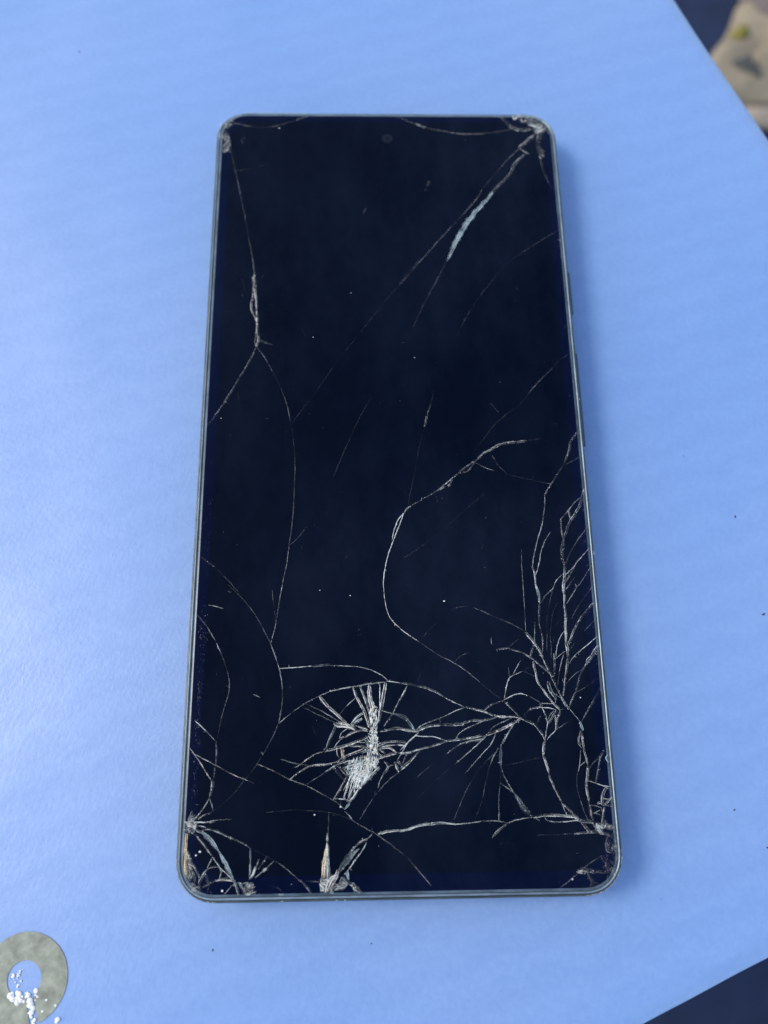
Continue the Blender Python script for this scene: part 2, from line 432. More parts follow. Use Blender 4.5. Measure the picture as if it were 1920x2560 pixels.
g 0.49 0.49 4 20.55,-52.08 18.46,-52.97 17.07,-53.60
g 0.25 0.25 3 20.26,-52.40 19.23,-53.76 18.17,-55.62
g 0.29 0.29 3 18.82,-47.96 19.27,-46.09 19.77,-44.61 20.50,-43.94 22.42,-43.15
g 0.14 0.14 2 22.42,-43.15 24.65,-44.06
g 0.14 0.14 1.5 22.42,-43.15 23.79,-42.42
g 0.22 0.22 2.8 20.50,-43.94 22.20,-41.24
g 0.22 0.22 2.2 20.00,-44.34 19.90,-42.44
gs 0.49 0.49 3 22.42,-50.66 22.44,-51.32
g 0.36 0.36 3.6 0.44,-44.95 1.06,-45.02 2.90,-45.32 5.96,-46.23 8.17,-47.46
g 0.28 0.28 3 8.17,-47.46 9.78,-48.38 11.79,-49.30
g 0.35 0.35 3.8 11.79,-49.30 14.62,-49.93 15.83,-50.34 17.23,-50.85
w 0.28 0.28 3.6 17.23,-50.85 19.27,-50.98 21.71,-51.21
g 0.25 0.25 3 1.66,-45.47 0.38,-48.06
g 0.32 0.32 3.6 15.03,-49.93 16.52,-48.86 18.50,-48.29
g 0.28 0.28 3 15.03,-50.03 16.82,-50.95
g 0.28 0.28 3.2 11.79,-49.30 9.51,-50.16 7.85,-50.93 7.23,-51.12 4.15,-52.26 2.91,-53.22
gs 0.42 0.42 3.2 7.23,-51.12 7.50,-52.10
g 0.42 0.42 3.8 0.28,-52.79 2.91,-53.22 5.15,-52.46 7.60,-52.20
g 0.49 0.28 3.4 7.60,-52.20 10.85,-52.25 11.68,-51.86 13.32,-51.59 15.36,-51.52 17.64,-50.86
g 0.21 0.21 2.6 15.36,-51.52 13.70,-52.19 11.83,-52.95 10.58,-53.71 9.93,-54.77
g 0.28 0.28 3.2 0.21,-56.47 1.65,-55.05 2.88,-54.09 4.50,-54.21 6.11,-54.23 8.31,-54.94
g 0.35 0.35 3.8 8.31,-54.94 10.34,-54.78 12.37,-54.51 15.23,-54.07
g 0.49 0.49 4 15.23,-54.07 17.71,-53.22 19.59,-52.36 21.28,-51.50
g 0.35 0.35 3.6 0.20,-57.05 2.01,-56.79 3.83,-56.24 6.06,-55.69 8.71,-54.95
g 0.69 0.28 4.2 0.15,-59.53 1.77,-58.41 3.62,-56.52
g 0.24 0.24 3 19.86,-51.28 16.94,-52.52 15.65,-53.78 14.79,-54.74 12.48,-56.64 9.57,-58.90
g 0.14 0.14 1.2 9.57,-58.90 6.89,-60.96 3.02,-64.28
g 0.49 0.14 3.6 14.79,-54.74 12.34,-55.10 10.50,-55.65 8.02,-57.26
g 0.35 0.14 2.8 17.07,-53.80 15.95,-55.73 14.25,-57.44 11.30,-60.45
g 0.25 0.25 3 20.21,-52.27 18.43,-54.79 17.76,-55.95
c 0.63 0.42 3 17.76,-55.95 17.55,-57.87 17.65,-59.59
g 0.28 0.14 2.4 17.34,-56.23 16.01,-58.42 14.95,-61.45 14.20,-64.44
g 0.14 0.14 1.1 14.20,-64.44 13.42,-66.29 12.64,-68.12
g 0.17 0.17 1.6 17.11,-56.71 14.16,-59.35 11.59,-62.91 9.87,-66.24 9.00,-68.07
g 0.28 0.28 3 17.65,-59.59 18.26,-61.31 19.52,-63.59
g 0.21 0.21 2 17.65,-59.59 17.31,-62.05 16.98,-64.49 16.77,-68.19
gs 0.34 0.34 3 16.91,-66.71 16.78,-68.00
g 0.24 0.24 2.6 17.31,-62.05 18.75,-63.01 19.52,-63.59
c 0.62 0.89 3.6 19.52,-63.59 20.06,-64.44 20.60,-65.29 21.70,-66.79 22.63,-67.54
g 0.14 0.14 1.6 5.76,-58.85 2.71,-61.08
g 0.14 0.14 1.1 24.70,-57.97 21.43,-58.60 17.98,-59.22
g 0.49 0.49 4 25.50,-55.28 25.20,-56.63 25.12,-57.78
w 0.49 0.49 5 25.12,-57.78 25.60,-59.52 25.83,-60.47
w 0.35 0.35 3.6 25.83,-60.47 26.06,-61.42 26.89,-63.70 27.75,-65.40
w 0.34 0.34 3.6 27.75,-65.40 29.03,-66.72 30.13,-67.84
g 0.21 0.21 2.6 27.75,-65.40 28.06,-66.52 28.39,-67.35
w 0.48 0.48 4 22.63,-67.63 24.62,-67.39 27.00,-67.42 29.55,-67.65 30.69,-68.22
g 0.24 0.24 3 24.42,-67.39 25.15,-68.23 27.51,-68.45 30.30,-68.21
g 0.41 0.41 4 -0.05,-69.57 1.72,-69.05 3.50,-68.53 5.27,-68.28
g 0.27 0.27 3.4 5.27,-68.28 7.23,-68.22 9.38,-68.53 11.74,-68.38 13.72,-68.14
g 0.20 0.20 2.4 13.72,-68.14 16.09,-68.08 18.23,-68.49
g 0.27 0.27 3 18.23,-68.49 20.04,-67.96 22.63,-67.58
g 0.34 0.34 3 18.23,-68.58 16.59,-69.65 15.45,-70.82
gs 0.27 0.27 3.4 23.01,-67.82 23.67,-68.20
g 0.14 0.14 2 4.13,-37.72 5.65,-35.86
g 0.15 0.15 1.2 5.65,-35.86 7.17,-34.40
g 0.14 0.14 1.1 6.99,-39.82 4.62,-42.67 3.31,-45.29
g 0.14 0.14 1.6 10.05,-41.50 11.56,-40.29 13.04,-39.69
w 0.25 0.25 3.6 0.63,-35.28 1.87,-36.24 4.03,-37.72
g 0.22 0.22 2.6 4.03,-37.72 6.99,-39.82 10.05,-41.50 12.27,-42.96 14.66,-45.02
g 0.14 0.14 1.7 14.66,-45.02 16.44,-46.56 18.50,-48.29
g 0.28 0.28 3 31.44,-54.45 31.33,-55.72 31.81,-56.37
w 0.21 0.21 2.6 31.81,-56.37 31.59,-57.38 31.30,-59.27 30.94,-60.39
g 0.17 0.17 2 30.94,-60.39 30.58,-61.51 30.56,-63.24 30.93,-65.09
g 0.24 0.24 2.8 30.93,-65.09 31.42,-66.93 31.96,-68.27
w 0.35 0.35 3.4 32.24,-54.46 32.23,-56.12 32.43,-57.64 32.73,-59.54
w 0.55 0.42 3.6 32.73,-59.54 32.53,-61.04 32.14,-62.52 32.20,-64.01 32.34,-65.36
w 0.55 0.55 3.6 32.34,-65.36 32.58,-66.34 32.60,-67.56 32.97,-68.53
gs 0.42 0.42 3.6 31.70,-55.35 31.87,-55.99
g 0.21 0.21 2.6 32.41,-58.65 31.28,-59.52 31.01,-60.27
g 0.21 0.21 2.4 32.88,-60.04 33.57,-59.05 34.71,-58.18
g 0.56 0.56 3 34.71,-58.18 35.31,-57.43 35.84,-56.81
c 0.42 0.42 3.2 35.00,-57.93 34.58,-59.57 34.18,-61.06 33.88,-62.18
w 0.28 0.28 3.2 32.59,-61.91 33.80,-62.30 35.08,-62.75 36.38,-62.90
w 0.55 0.55 3.2 35.66,-62.88 34.95,-64.05 34.69,-65.52 34.78,-65.89
ws 0.48 0.48 7 33.77,-65.56 34.36,-65.51
w 0.48 0.48 3.6 34.78,-65.89 35.55,-65.35 36.35,-64.56
gs 0.28 0.28 3.2 34.94,-64.85 35.79,-64.92
g 0.34 0.34 3.2 34.65,-65.88 35.44,-65.83 36.46,-66.09
g 0.55 0.55 4 34.95,-66.13 34.54,-67.71 34.30,-68.91
w 0.68 0.68 3.6 34.30,-68.91 34.99,-69.17 35.75,-69.42 36.41,-69.31
g 0.21 0.21 3 32.63,-65.79 34.36,-66.25 34.42,-66.98
g 0.27 0.27 3 32.90,-67.20 34.19,-66.67
g 0.27 0.27 3.2 32.97,-67.14 34.24,-67.46
c 0.41 0.41 3.6 34.71,-68.07 35.16,-68.81 35.78,-69.06
c 0.61 0.61 5.5 33.28,-68.72 33.53,-69.50 33.71,-70.35
w 0.61 0.61 3.4 33.28,-68.72 34.46,-69.28 36.23,-69.79
w 0.61 0.61 3.6 33.71,-70.35 34.99,-70.55 35.62,-70.74 36.22,-69.91
cs 0.41 0.41 3.6 34.31,-69.52 34.25,-70.12
g 0.62 0.62 3.4 30.53,-68.25 31.94,-68.39 32.96,-68.65
w 0.55 0.55 3.6 30.53,-68.25 31.35,-69.23 32.05,-70.08
w 0.48 0.48 3.2 32.58,-68.52 33.15,-69.38 33.47,-70.22
g 0.27 0.54 3.2 29.44,-70.34 31.92,-70.14 33.61,-70.11
w 0.68 0.68 4 29.91,-67.88 30.53,-68.25
g 0.14 0.14 1.1 29.44,-70.34 27.24,-70.42 22.72,-70.47
w 0.81 0.81 3 35.61,-70.86 35.16,-71.45 34.85,-72.28 34.87,-73.11 35.38,-73.23
g 0.61 0.61 3.2 35.89,-70.62 36.23,-71.11 36.21,-71.94
w 0.81 0.81 3 33.84,-73.80 34.15,-74.63 34.59,-75.34 33.82,-76.03
g 0.54 0.54 3.2 34.88,-73.70 34.60,-74.64 34.57,-76.28
w 0.34 0.34 2.6 34.57,-76.28 34.41,-77.21 34.39,-78.37
c 0.54 0.54 4 34.99,-74.53 35.34,-74.95 35.68,-75.36 36.43,-75.61
g 0.20 0.20 2.6 33.77,-73.86 32.15,-74.72 30.66,-75.63
g 0.20 0.20 1.9 30.66,-75.63 29.16,-76.77 26.20,-78.81
w 0.60 0.60 2.8 29.88,-75.85 31.26,-76.11 32.39,-76.30
w 0.47 0.47 2.8 32.39,-76.30 33.41,-76.32 34.43,-76.40 35.81,-76.65 35.36,-77.34
w 0.60 0.60 2.6 31.11,-76.34 31.54,-77.28 31.85,-78.10 31.41,-78.67
w 0.74 0.74 2.2 31.85,-78.10 32.46,-78.34 33.06,-78.70
c 0.28 0.28 5 36.42,-57.64 35.99,-58.01 36.07,-58.58 36.44,-58.90
gs 0.20 0.20 2 29.56,-73.49 29.97,-73.27
g 0.22 0.22 2.4 -36.11,-32.26 -34.12,-34.59 -32.32,-37.52
g 0.28 0.28 3 -32.32,-37.52 -31.30,-39.59
g 0.21 0.21 2.2 -31.30,-39.59 -30.26,-42.25 -29.76,-44.48 -29.77,-46.48 -30.39,-48.66
g 0.17 0.17 1.8 -30.39,-48.66 -30.98,-51.20 -31.36,-53.92
gs 0.14 0.14 2 -30.34,-45.08 -29.77,-45.24
g 0.28 0.28 2.8 -35.51,-50.95 -33.83,-52.34 -31.63,-54.49
g 0.34 0.34 2.6 -31.63,-54.49 -31.42,-56.80 -31.52,-59.08 -31.64,-60.58
w 0.27 0.27 3 -36.06,-55.49 -34.35,-57.71 -32.22,-60.76
g 0.47 0.47 3.2 -32.22,-60.76 -31.91,-61.14 -32.03,-62.63 -32.27,-63.75
g 0.27 0.27 3 -32.27,-63.75 -31.83,-64.86 -31.49,-65.88
w 0.27 0.27 2.8 -35.20,-56.55 -31.34,-58.51 -28.72,-59.87 -25.91,-61.04
g 0.14 0.14 1.3 -25.91,-61.04 -24.71,-61.62
g 0.27 0.27 2.8 -32.27,-63.75 -33.35,-65.57 -34.64,-67.02
g 0.40 0.40 3.4 -31.49,-65.88 -32.92,-66.41 -34.05,-67.12
g 0.34 0.20 3.4 -34.80,-67.56 -32.48,-67.51 -30.74,-67.26
g 0.20 0.20 2.4 -30.74,-67.26 -28.42,-67.12
g 0.25 0.25 3 -20.86,-51.63 -18.83,-49.99 -16.43,-48.34 -13.80,-46.98
g 0.25 0.25 3 -13.80,-46.98 -11.97,-46.30 -9.52,-45.73 -7.27,-45.36
g 0.25 0.25 3 -20.94,-42.16 -18.17,-42.03 -15.09,-41.82
g 0.43 0.43 3 -15.09,-41.82 -12.41,-41.65 -11.17,-41.75
g 0.25 0.25 3 -11.17,-41.75 -9.73,-41.83 -7.05,-42.02
g 0.21 0.21 2.8 -7.25,-41.99 -5.19,-42.43 -3.14,-43.37 -1.61,-44.60
g 0.21 0.21 2.4 -16.23,-48.34 -13.37,-49.67 -10.53,-51.28
g 0.21 0.21 2.1 -16.83,-48.83 -13.98,-50.25 -11.14,-51.56
w 0.21 0.21 2.4 -24.42,-58.33 -22.02,-59.31 -18.62,-60.96 -15.94,-61.94
w 0.20 0.20 2.4 -15.94,-61.94 -11.28,-64.43 -10.00,-65.38 -9.32,-65.94
ws 0.22 0.22 2.8 -34.11,-30.59 -31.35,-31.29
ws 0.14 0.14 2 -34.89,-35.58 -33.44,-35.75
gs 0.14 0.14 1.5 -34.87,-36.04 -33.78,-37.09
ws 0.28 0.28 3 -25.41,-46.64 -24.27,-47.15
gs 0.21 0.21 2.2 -19.23,-45.61 -18.83,-45.22
gs 0.29 0.29 3 -30.65,-28.17 -30.12,-28.32
gs 0.14 0.14 1.2 -15.07,-52.20 -14.24,-53.96
gs 0.14 0.14 1.2 -23.42,-44.96 -22.82,-44.46
g 0.21 0.21 2 -20.37,-57.62 -18.47,-58.22 -15.68,-58.64
g 0.21 0.21 2.6 -17.86,-59.08 -16.88,-58.43
gs 0.28 0.28 2.5 -23.73,-56.33 -23.44,-56.82
g 0.20 0.20 2.4 -8.04,-67.69 -6.38,-68.63 -4.25,-69.75
g 0.20 0.20 2.4 -4.25,-69.75 -2.32,-71.05 0.74,-73.35
w 0.20 0.20 2.4 0.74,-73.35 2.82,-75.53 5.05,-78.12
g 0.27 0.27 3 -9.41,-66.20 -8.63,-66.85 -8.04,-67.69
g 0.14 0.14 1.1 -21.05,-66.02 -17.14,-65.89 -12.05,-66.34 -9.31,-67.12 -8.04,-67.69
c 0.47 0.34 4 -3.76,-69.80 -1.71,-69.43 1.22,-69.29
c 0.41 0.34 3.8 1.22,-69.29 3.00,-68.68 5.16,-68.44 7.32,-68.29 9.46,-68.51
g 0.28 0.28 3.8 -1.92,-44.60 0.44,-44.93
g 0.28 0.28 3 -12.17,-46.24 -8.08,-45.53
g 0.35 0.35 3.6 -8.08,-45.53 -5.21,-45.06 -1.92,-44.70
w 0.56 0.42 4.4 -13.80,-47.06 -12.15,-48.97 -10.12,-50.77 -8.50,-52.26
w 0.49 0.49 4.4 -7.88,-45.43 -7.27,-47.24 -6.06,-49.44 -5.46,-51.22 -5.07,-52.60
g 0.42 0.42 4.2 -6.65,-45.34 -5.84,-47.46 -5.25,-49.25 -4.66,-51.43
w 0.56 0.56 4.4 -5.01,-45.06 -4.72,-47.47 -4.33,-49.46
g 0.42 0.42 4.4 -5.21,-45.46 -5.13,-47.47 -4.74,-49.46
g 0.28 0.28 4 -3.16,-45.08 -3.19,-47.49 -3.21,-49.48
w 0.56 0.56 4.4 -2.23,-44.89 -2.57,-47.10 -3.01,-49.48 -3.55,-51.84
g 0.21 0.21 4 -1.92,-44.94 -2.26,-46.90 -2.71,-49.48
g 0.35 0.35 4 1.66,-45.65 0.49,-47.74 -0.89,-50.30
g 0.42 0.42 4 -0.89,-50.30 -1.82,-51.47 -2.54,-52.44
g 0.21 0.21 2.6 -7.48,-47.44 -9.21,-49.01
g 0.14 0.14 1.4 -9.21,-49.01 -10.53,-50.57
w 0.70 0.70 4.4 -11.13,-51.64 -10.52,-52.14 -8.50,-52.26 -7.50,-52.86
w 0.42 0.42 4 -10.52,-51.45 -8.91,-51.96 -7.90,-52.66
c 0.49 0.49 4 -10.93,-52.13 -11.52,-53.49 -12.22,-54.83 -12.51,-55.89
w 0.76 0.76 4 -12.51,-55.89 -12.91,-56.27
g 0.49 0.49 4 -6.17,-50.03 -7.49,-51.00 -8.30,-51.97
g 0.49 0.49 4 -6.27,-51.02 -7.49,-51.69 -8.10,-52.27
g 0.35 0.35 3.8 -2.81,-49.68 -0.99,-50.20
c 0.63 0.63 4.6 -0.99,-50.20 0.83,-50.91 2.02,-51.91 2.80,-53.10
g 0.28 0.28 3 -0.58,-50.20 1.04,-50.52 1.93,-51.52
w 0.42 0.42 4 -9.51,-54.10 -8.10,-53.34 -6.29,-52.97 -5.28,-53.09
g 0.28 0.28 3.2 -8.71,-52.55 -9.91,-53.31 -10.21,-54.28 -9.51,-53.90
g 0.24 0.24 3 -9.51,-54.10 -10.51,-54.86 -11.21,-55.91
w 0.42 0.42 4 -7.49,-52.18 -5.28,-52.89
g 0.42 0.42 4 -3.26,-53.21 -1.24,-52.94 0.79,-52.87 3.40,-53.40
g 0.28 0.28 3 -2.25,-53.03 -0.62,-52.56 0.79,-52.68
g 0.28 0.28 3.2 3.61,-53.40 2.78,-54.17 1.54,-55.22 0.71,-56.56 -0.32,-58.07
w 0.49 0.49 4.2 -12.91,-56.37 -11.31,-56.00 -8.51,-55.27 -6.09,-54.43 -5.08,-53.87
w 0.28 0.28 3.2 -12.91,-56.37 -14.90,-57.10 -17.07,-58.60
g 0.17 0.17 2.2 -17.07,-58.60 -18.45,-59.15
g 0.35 0.35 4 -8.51,-55.56 -6.70,-55.59 -5.50,-55.89
w 0.35 0.35 4 -9.31,-55.45 -7.30,-54.90 -5.70,-54.92
w 0.41 0.41 4.2 -5.70,-56.08 -7.31,-56.64 -9.31,-57.37 -10.51,-58.12
w 0.41 0.41 4 -10.51,-58.12 -12.30,-58.57 -14.88,-58.73
w 0.34 0.34 3.6 -14.88,-58.73 -16.46,-59.37 -18.52,-60.75 -18.60,-61.22
w 0.48 0.21 4.2 -9.51,-58.14 -11.10,-58.97 -12.78,-59.89
g 0.17 0.17 2 -12.78,-59.89 -14.46,-60.91 -15.93,-61.82
w 0.28 0.28 3.4 -10.71,-55.82 -10.71,-56.78 -10.31,-57.46
o 0.55 0.55 5 -10.01,-55.83 -9.87,-56.60 -9.71,-57.56
w 0.35 0.35 4 -9.61,-55.83 -9.51,-57.18 -9.31,-57.95
g 0.17 0.17 2 -20.27,-57.60 -17.87,-58.30 -15.48,-58.72
w 0.35 0.35 4 -3.30,-55.92 -2.09,-55.65 -0.27,-55.48 1.23,-55.70
w 0.35 0.35 3.6 -3.29,-55.15 -1.27,-54.89 0.54,-55.01 1.54,-55.22
w 0.42 0.42 4.4 -3.30,-56.11 -2.09,-55.94 -1.09,-56.24 -0.40,-56.83
g 0.35 0.35 3.8 -3.30,-56.31 -2.31,-56.99
w 0.48 0.48 4.2 -4.12,-57.83 -2.31,-57.28 -0.40,-56.83
g 0.35 0.35 4 -0.40,-56.83 1.51,-56.76 3.73,-56.31
g 0.35 0.35 3.2 1.51,-56.76 1.09,-57.71 0.66,-58.66
g 0.48 0.48 3.4 -0.73,-58.26 0.04,-59.98
g 0.48 0.48 3.6 -0.32,-58.07 0.65,-59.14
g 0.21 0.21 2.2 0.04,-59.98 -2.18,-61.65 -3.98,-63.50
g 0.48 0.48 3.2 -2.53,-58.23 -1.94,-59.20 -2.75,-60.32
g 0.27 0.27 3 -2.75,-60.32 -3.36,-61.45 -3.68,-62.57
g 0.34 0.34 3.2 -1.94,-59.20 -1.44,-58.92 -0.94,-58.83
g 0.48 0.48 3.2 -4.08,-62.94 -4.18,-63.77
g 0.20 0.20 2.2 -4.18,-63.77 -5.38,-65.34 -6.77,-67.52
c 0.61 0.48 4.6 -8.52,-64.73 -9.31,-65.83
g 0.48 0.48 4.4 -3.34,-59.18 -5.34,-61.04 -6.94,-62.71 -8.52,-64.73
w 0.48 0.27 4.2 -8.91,-60.61 -10.10,-62.66 -11.28,-64.41
w 0.41 0.41 4.4 -8.32,-61.00 -9.11,-63.05 -9.51,-64.35
g 0.48 0.48 4.2 -7.53,-61.38 -8.32,-63.25 -8.92,-64.73
g 0.27 0.27 3.4 -11.08,-64.14 -9.51,-64.25 -8.52,-64.55
g 0.14 0.14 2 -10.10,-64.34 -10.00,-65.45
c 0.48 0.48 3.6 -11.30,-59.06 -10.10,-60.40 -9.51,-60.98
c 0.41 0.41 4 -10.50,-58.79 -9.31,-60.04 -8.52,-60.43
ws 0.47 0.47 5 -10.19,-65.41 -9.94,-65.49
g 0.17 0.17 2.2 -12.03,-66.23 -12.10,-67.95 -12.17,-69.57
g 0.40 0.40 4 -12.21,-69.57 -12.28,-70.31 -12.32,-71.19
o 0.40 0.67 5 -12.33,-71.19 -12.70,-73.22 -12.92,-74.67 -12.95,-76.46
g 0.59 0.59 4 -12.98,-76.46 -13.17,-77.53 -13.20,-78.67
w 0.40 0.53 5 -12.32,-71.19 -12.50,-73.95 -12.56,-76.47
g 0.47 0.47 4.4 -12.28,-71.19 -12.10,-73.96 -12.07,-76.48 -12.28,-77.54
g 0.20 0.20 2.6 -4.66,-69.77 -5.54,-70.64
w 0.54 0.54 3.8 -5.54,-70.64 -6.33,-70.92 -7.36,-71.56
c 0.53 0.53 3.2 -7.36,-71.56 -8.15,-72.28 -9.01,-73.43 -9.64,-74.22 -10.42,-75.43
c 0.53 0.53 3.4 -6.97,-72.08 -7.91,-72.94 -8.70,-73.80 -9.33,-74.58 -10.11,-75.58
g 0.27 0.27 2.8 -5.70,-71.15 -6.65,-72.74 -7.52,-73.67 -8.07,-74.53 -8.78,-75.38 -9.40,-76.09
w 0.60 0.60 4.6 -10.42,-75.43 -10.88,-76.28 -11.82,-76.84 -12.27,-77.90 -12.35,-78.68
w 0.66 0.66 4.6 -10.49,-76.15 -11.12,-76.85 -11.65,-77.77 -12.11,-78.68
c 0.60 0.60 5 -8.86,-75.38 -8.94,-76.17 -8.70,-76.89
g 0.40 0.40 3 -9.72,-76.44 -10.26,-77.44 -11.03,-78.06 -11.65,-78.48
g 0.40 0.40 3.4 -9.72,-76.44 -8.70,-77.39
w 0.46 0.46 3.6 -8.70,-77.39 -9.48,-78.02 -10.57,-78.28 -11.57,-78.48
g 0.73 0.73 3.4 -8.70,-77.18 -7.93,-77.55 -7.31,-78.20 -6.53,-78.85
w 0.59 0.59 3.6 -7.93,-77.97 -7.54,-78.76
cs 0.66 0.66 4.6 -11.73,-78.62 -11.18,-78.91
g 0.20 0.20 1.5 -14.77,-76.93 -13.52,-77.10
g 0.40 0.20 3.6 -34.38,-68.65 -33.54,-69.12 -32.75,-68.68 -31.60,-68.77
c 0.33 0.27 3.2 -31.60,-68.77 -30.27,-69.25 -27.87,-70.28 -26.55,-70.83 -25.13,-71.69
g 0.27 0.27 3.2 -33.84,-68.12 -32.77,-68.29 -32.42,-68.61
c 0.40 0.40 3.4 -25.05,-71.69 -25.05,-74.10 -25.05,-76.33
c 0.60 0.73 4.2 -33.53,-69.20 -32.54,-69.60 -31.34,-70.83 -30.30,-72.21
c 0.73 0.53 4.2 -30.30,-72.21 -29.43,-73.65 -28.57,-75.01 -27.62,-76.59
w 0.33 0.33 3.2 -34.50,-69.34 -32.96,-70.96 -31.32,-72.95
g 0.26 0.26 3 -31.32,-72.95 -30.03,-74.61 -28.78,-75.75 -27.62,-76.59
g 0.53 0.53 3.8 -27.62,-76.59 -27.17,-77.77 -26.80,-78.88
g 0.26 0.26 3 -31.32,-73.02 -32.12,-74.73
g 0.33 0.33 3 -32.27,-75.02 -31.33,-74.52 -30.28,-74.54
g 0.26 0.26 2.8 -30.28,-74.54 -29.76,-75.29 -30.04,-76.25
g 0.53 0.53 3.4 -32.11,-74.88 -32.86,-75.98 -33.36,-77.08
w 0.46 0.46 3.6 -33.36,-77.08 -33.15,-78.04 -32.72,-78.78
c 0.53 0.53 3.2 -32.48,-75.47 -32.03,-76.59 -31.67,-77.33
g 0.26 0.26 3 -31.67,-77.33 -31.94,-78.43
w 0.39 0.39 3.4 -32.93,-77.68 -31.68,-77.11 -30.74,-76.61
w 0.53 0.53 3.8 -30.74,-76.61 -29.47,-76.48 -27.61,-76.81
g 0.26 0.26 3 -31.55,-78.07 -31.12,-78.81
w 0.26 0.26 2.6 -27.91,-77.32 -29.20,-78.84
ws 0.59 0.59 5 -27.79,-77.28 -27.54,-77.36
g 0.53 0.53 3.2 -35.75,-71.67 -35.10,-73.18 -34.40,-74.17 -33.87,-75.07 -33.17,-76.12
c 0.53 0.53 3.8 -34.43,-75.06 -34.13,-76.18 -34.17,-76.92
w 0.46 0.46 3.2 -35.62,-75.41 -35.09,-76.16 -34.57,-76.91
w 0.53 0.53 4 -34.82,-76.83 -34.16,-77.07
o 0.53 0.53 8 -35.77,-69.24 -35.83,-70.53 -35.87,-71.82 -35.83,-73.17 -35.75,-74.29 -35.59,-75.27 -35.41,-76.01
c 0.53 0.53 4 -27.20,-77.04 -26.55,-77.20 -26.20,-77.94
g 0.34 0.34 3 -32.81,-67.45 -31.99,-67.58 -31.25,-67.55
w 0.46 0.46 4.2 -24.07,-74.49 -24.59,-75.90 -25.13,-76.55
g 0.33 0.33 3.6 -23.56,-73.39 -24.22,-75.24 -24.75,-76.42
g 0.33 0.33 3.6 -22.27,-73.07 -23.72,-75.05
g 0.26 0.26 3.2 -21.10,-73.76 -22.79,-75.26 -24.19,-76.29
ws 0.60 0.60 7 -22.93,-75.26 -22.29,-74.87
g 0.20 0.20 2.4 -20.96,-73.76 -19.35,-74.79 -17.02,-76.68
g 0.40 0.40 3.6 -17.02,-76.68 -16.30,-77.09
g 0.33 0.33 3.2 -16.30,-77.09 -14.84,-78.82
g 0.13 0.13 1.2 -25.06,-71.75 -23.59,-72.45 -21.10,-73.69
g 0.20 0.20 2 -19.70,-78.60 -20.28,-77.94 -21.72,-77.52
gs 0.53 0.53 4 -20.26,-78.85 -19.41,-78.80
g 0.13 0.13 1.5 -16.01,-76.89 -13.57,-77.13
gs 0.13 0.13 1 -17.47,-67.39 -17.72,-69.44
gs 0.13 0.13 1.5 -22.76,-66.21 -21.08,-66.03
gs 0.23 0.23 2 35.52,-19.10 36.15,-19.44
gs 0.15 0.15 2 36.61,-16.05 36.40,-16.56
cs 0.20 0.20 2 -34.66,-64.73 -33.98,-64.79
gs 0.22 0.22 3 17.09,-38.28 17.09,-36.93
'''
PATCH = '''
w 2.6 -31.56,79.48 -33.67,77.89 -33.99,76.32 -35.08,75.07 -34.38,71.66 -34.12,68.90 -36.07,68.89 -35.79,71.04 -36.29,73.82 -35.78,76.62 -33.96,78.83
g 2.2 29.12,79.38 33.01,79.31 36.14,77.61 36.40,74.21 35.21,75.62 33.60,76.55 31.55,76.86 29.02,77.79
w 2.8 32.55,76.33 33.63,77.03 35.26,76.25 34.88,74.67 33.40,73.72 32.68,74.50
c 4.6 33.22,75.60 33.94,75.92 34.61,75.45 34.10,74.57 33.25,74.57
g 2.6 33.32,70.76 34.53,69.84 34.14,67.99 33.52,67.53
g 3 -36.08,-67.47 -35.27,-67.26 -34.09,-67.89 -34.38,-68.65 -34.58,-69.41 -35.32,-69.32 -36.02,-69.08
w 2.4 -25.91,-77.06 -25.28,-76.92 -24.47,-77.01 -24.01,-78.86 -25.85,-78.83 -26.11,-78.16
w 2.4 -35.28,-77.12 -34.41,-76.91 -33.42,-77.52 -32.88,-78.70 -33.68,-78.62 -34.51,-78.02
w 2.3 -35.69,-72.05 -34.74,-73.94 -34.39,-75.88 -34.82,-76.76 -35.35,-75.86
w 2.2 35.51,-71.81 36.65,-72.07 36.87,-73.73 36.45,-75.38 35.83,-75.13 35.46,-73.71
g 2.4 34.52,-75.46 36.17,-75.61 36.34,-76.43 35.40,-76.88 34.56,-76.40
w 2.4 29.61,-75.96 31.26,-76.11 30.71,-76.57 29.44,-76.43
w 3 33.27,-68.78 34.46,-69.28 34.25,-70.12 35.50,-70.62 33.71,-70.35
g 3 34.37,-68.91 36.27,-69.37 36.17,-69.73 34.46,-69.34
g 2.4 -10.18,-77.51 -9.64,-76.88 -8.86,-77.39 -9.79,-77.94 -10.72,-78.14
g 2.8 -13.53,-76.81 -12.98,-76.46 -11.82,-76.84 -12.27,-78.68 -13.35,-78.66
c 2.6 19.60,-63.78 20.81,-65.10 22.20,-66.70 21.57,-67.16 20.75,-66.03
'''
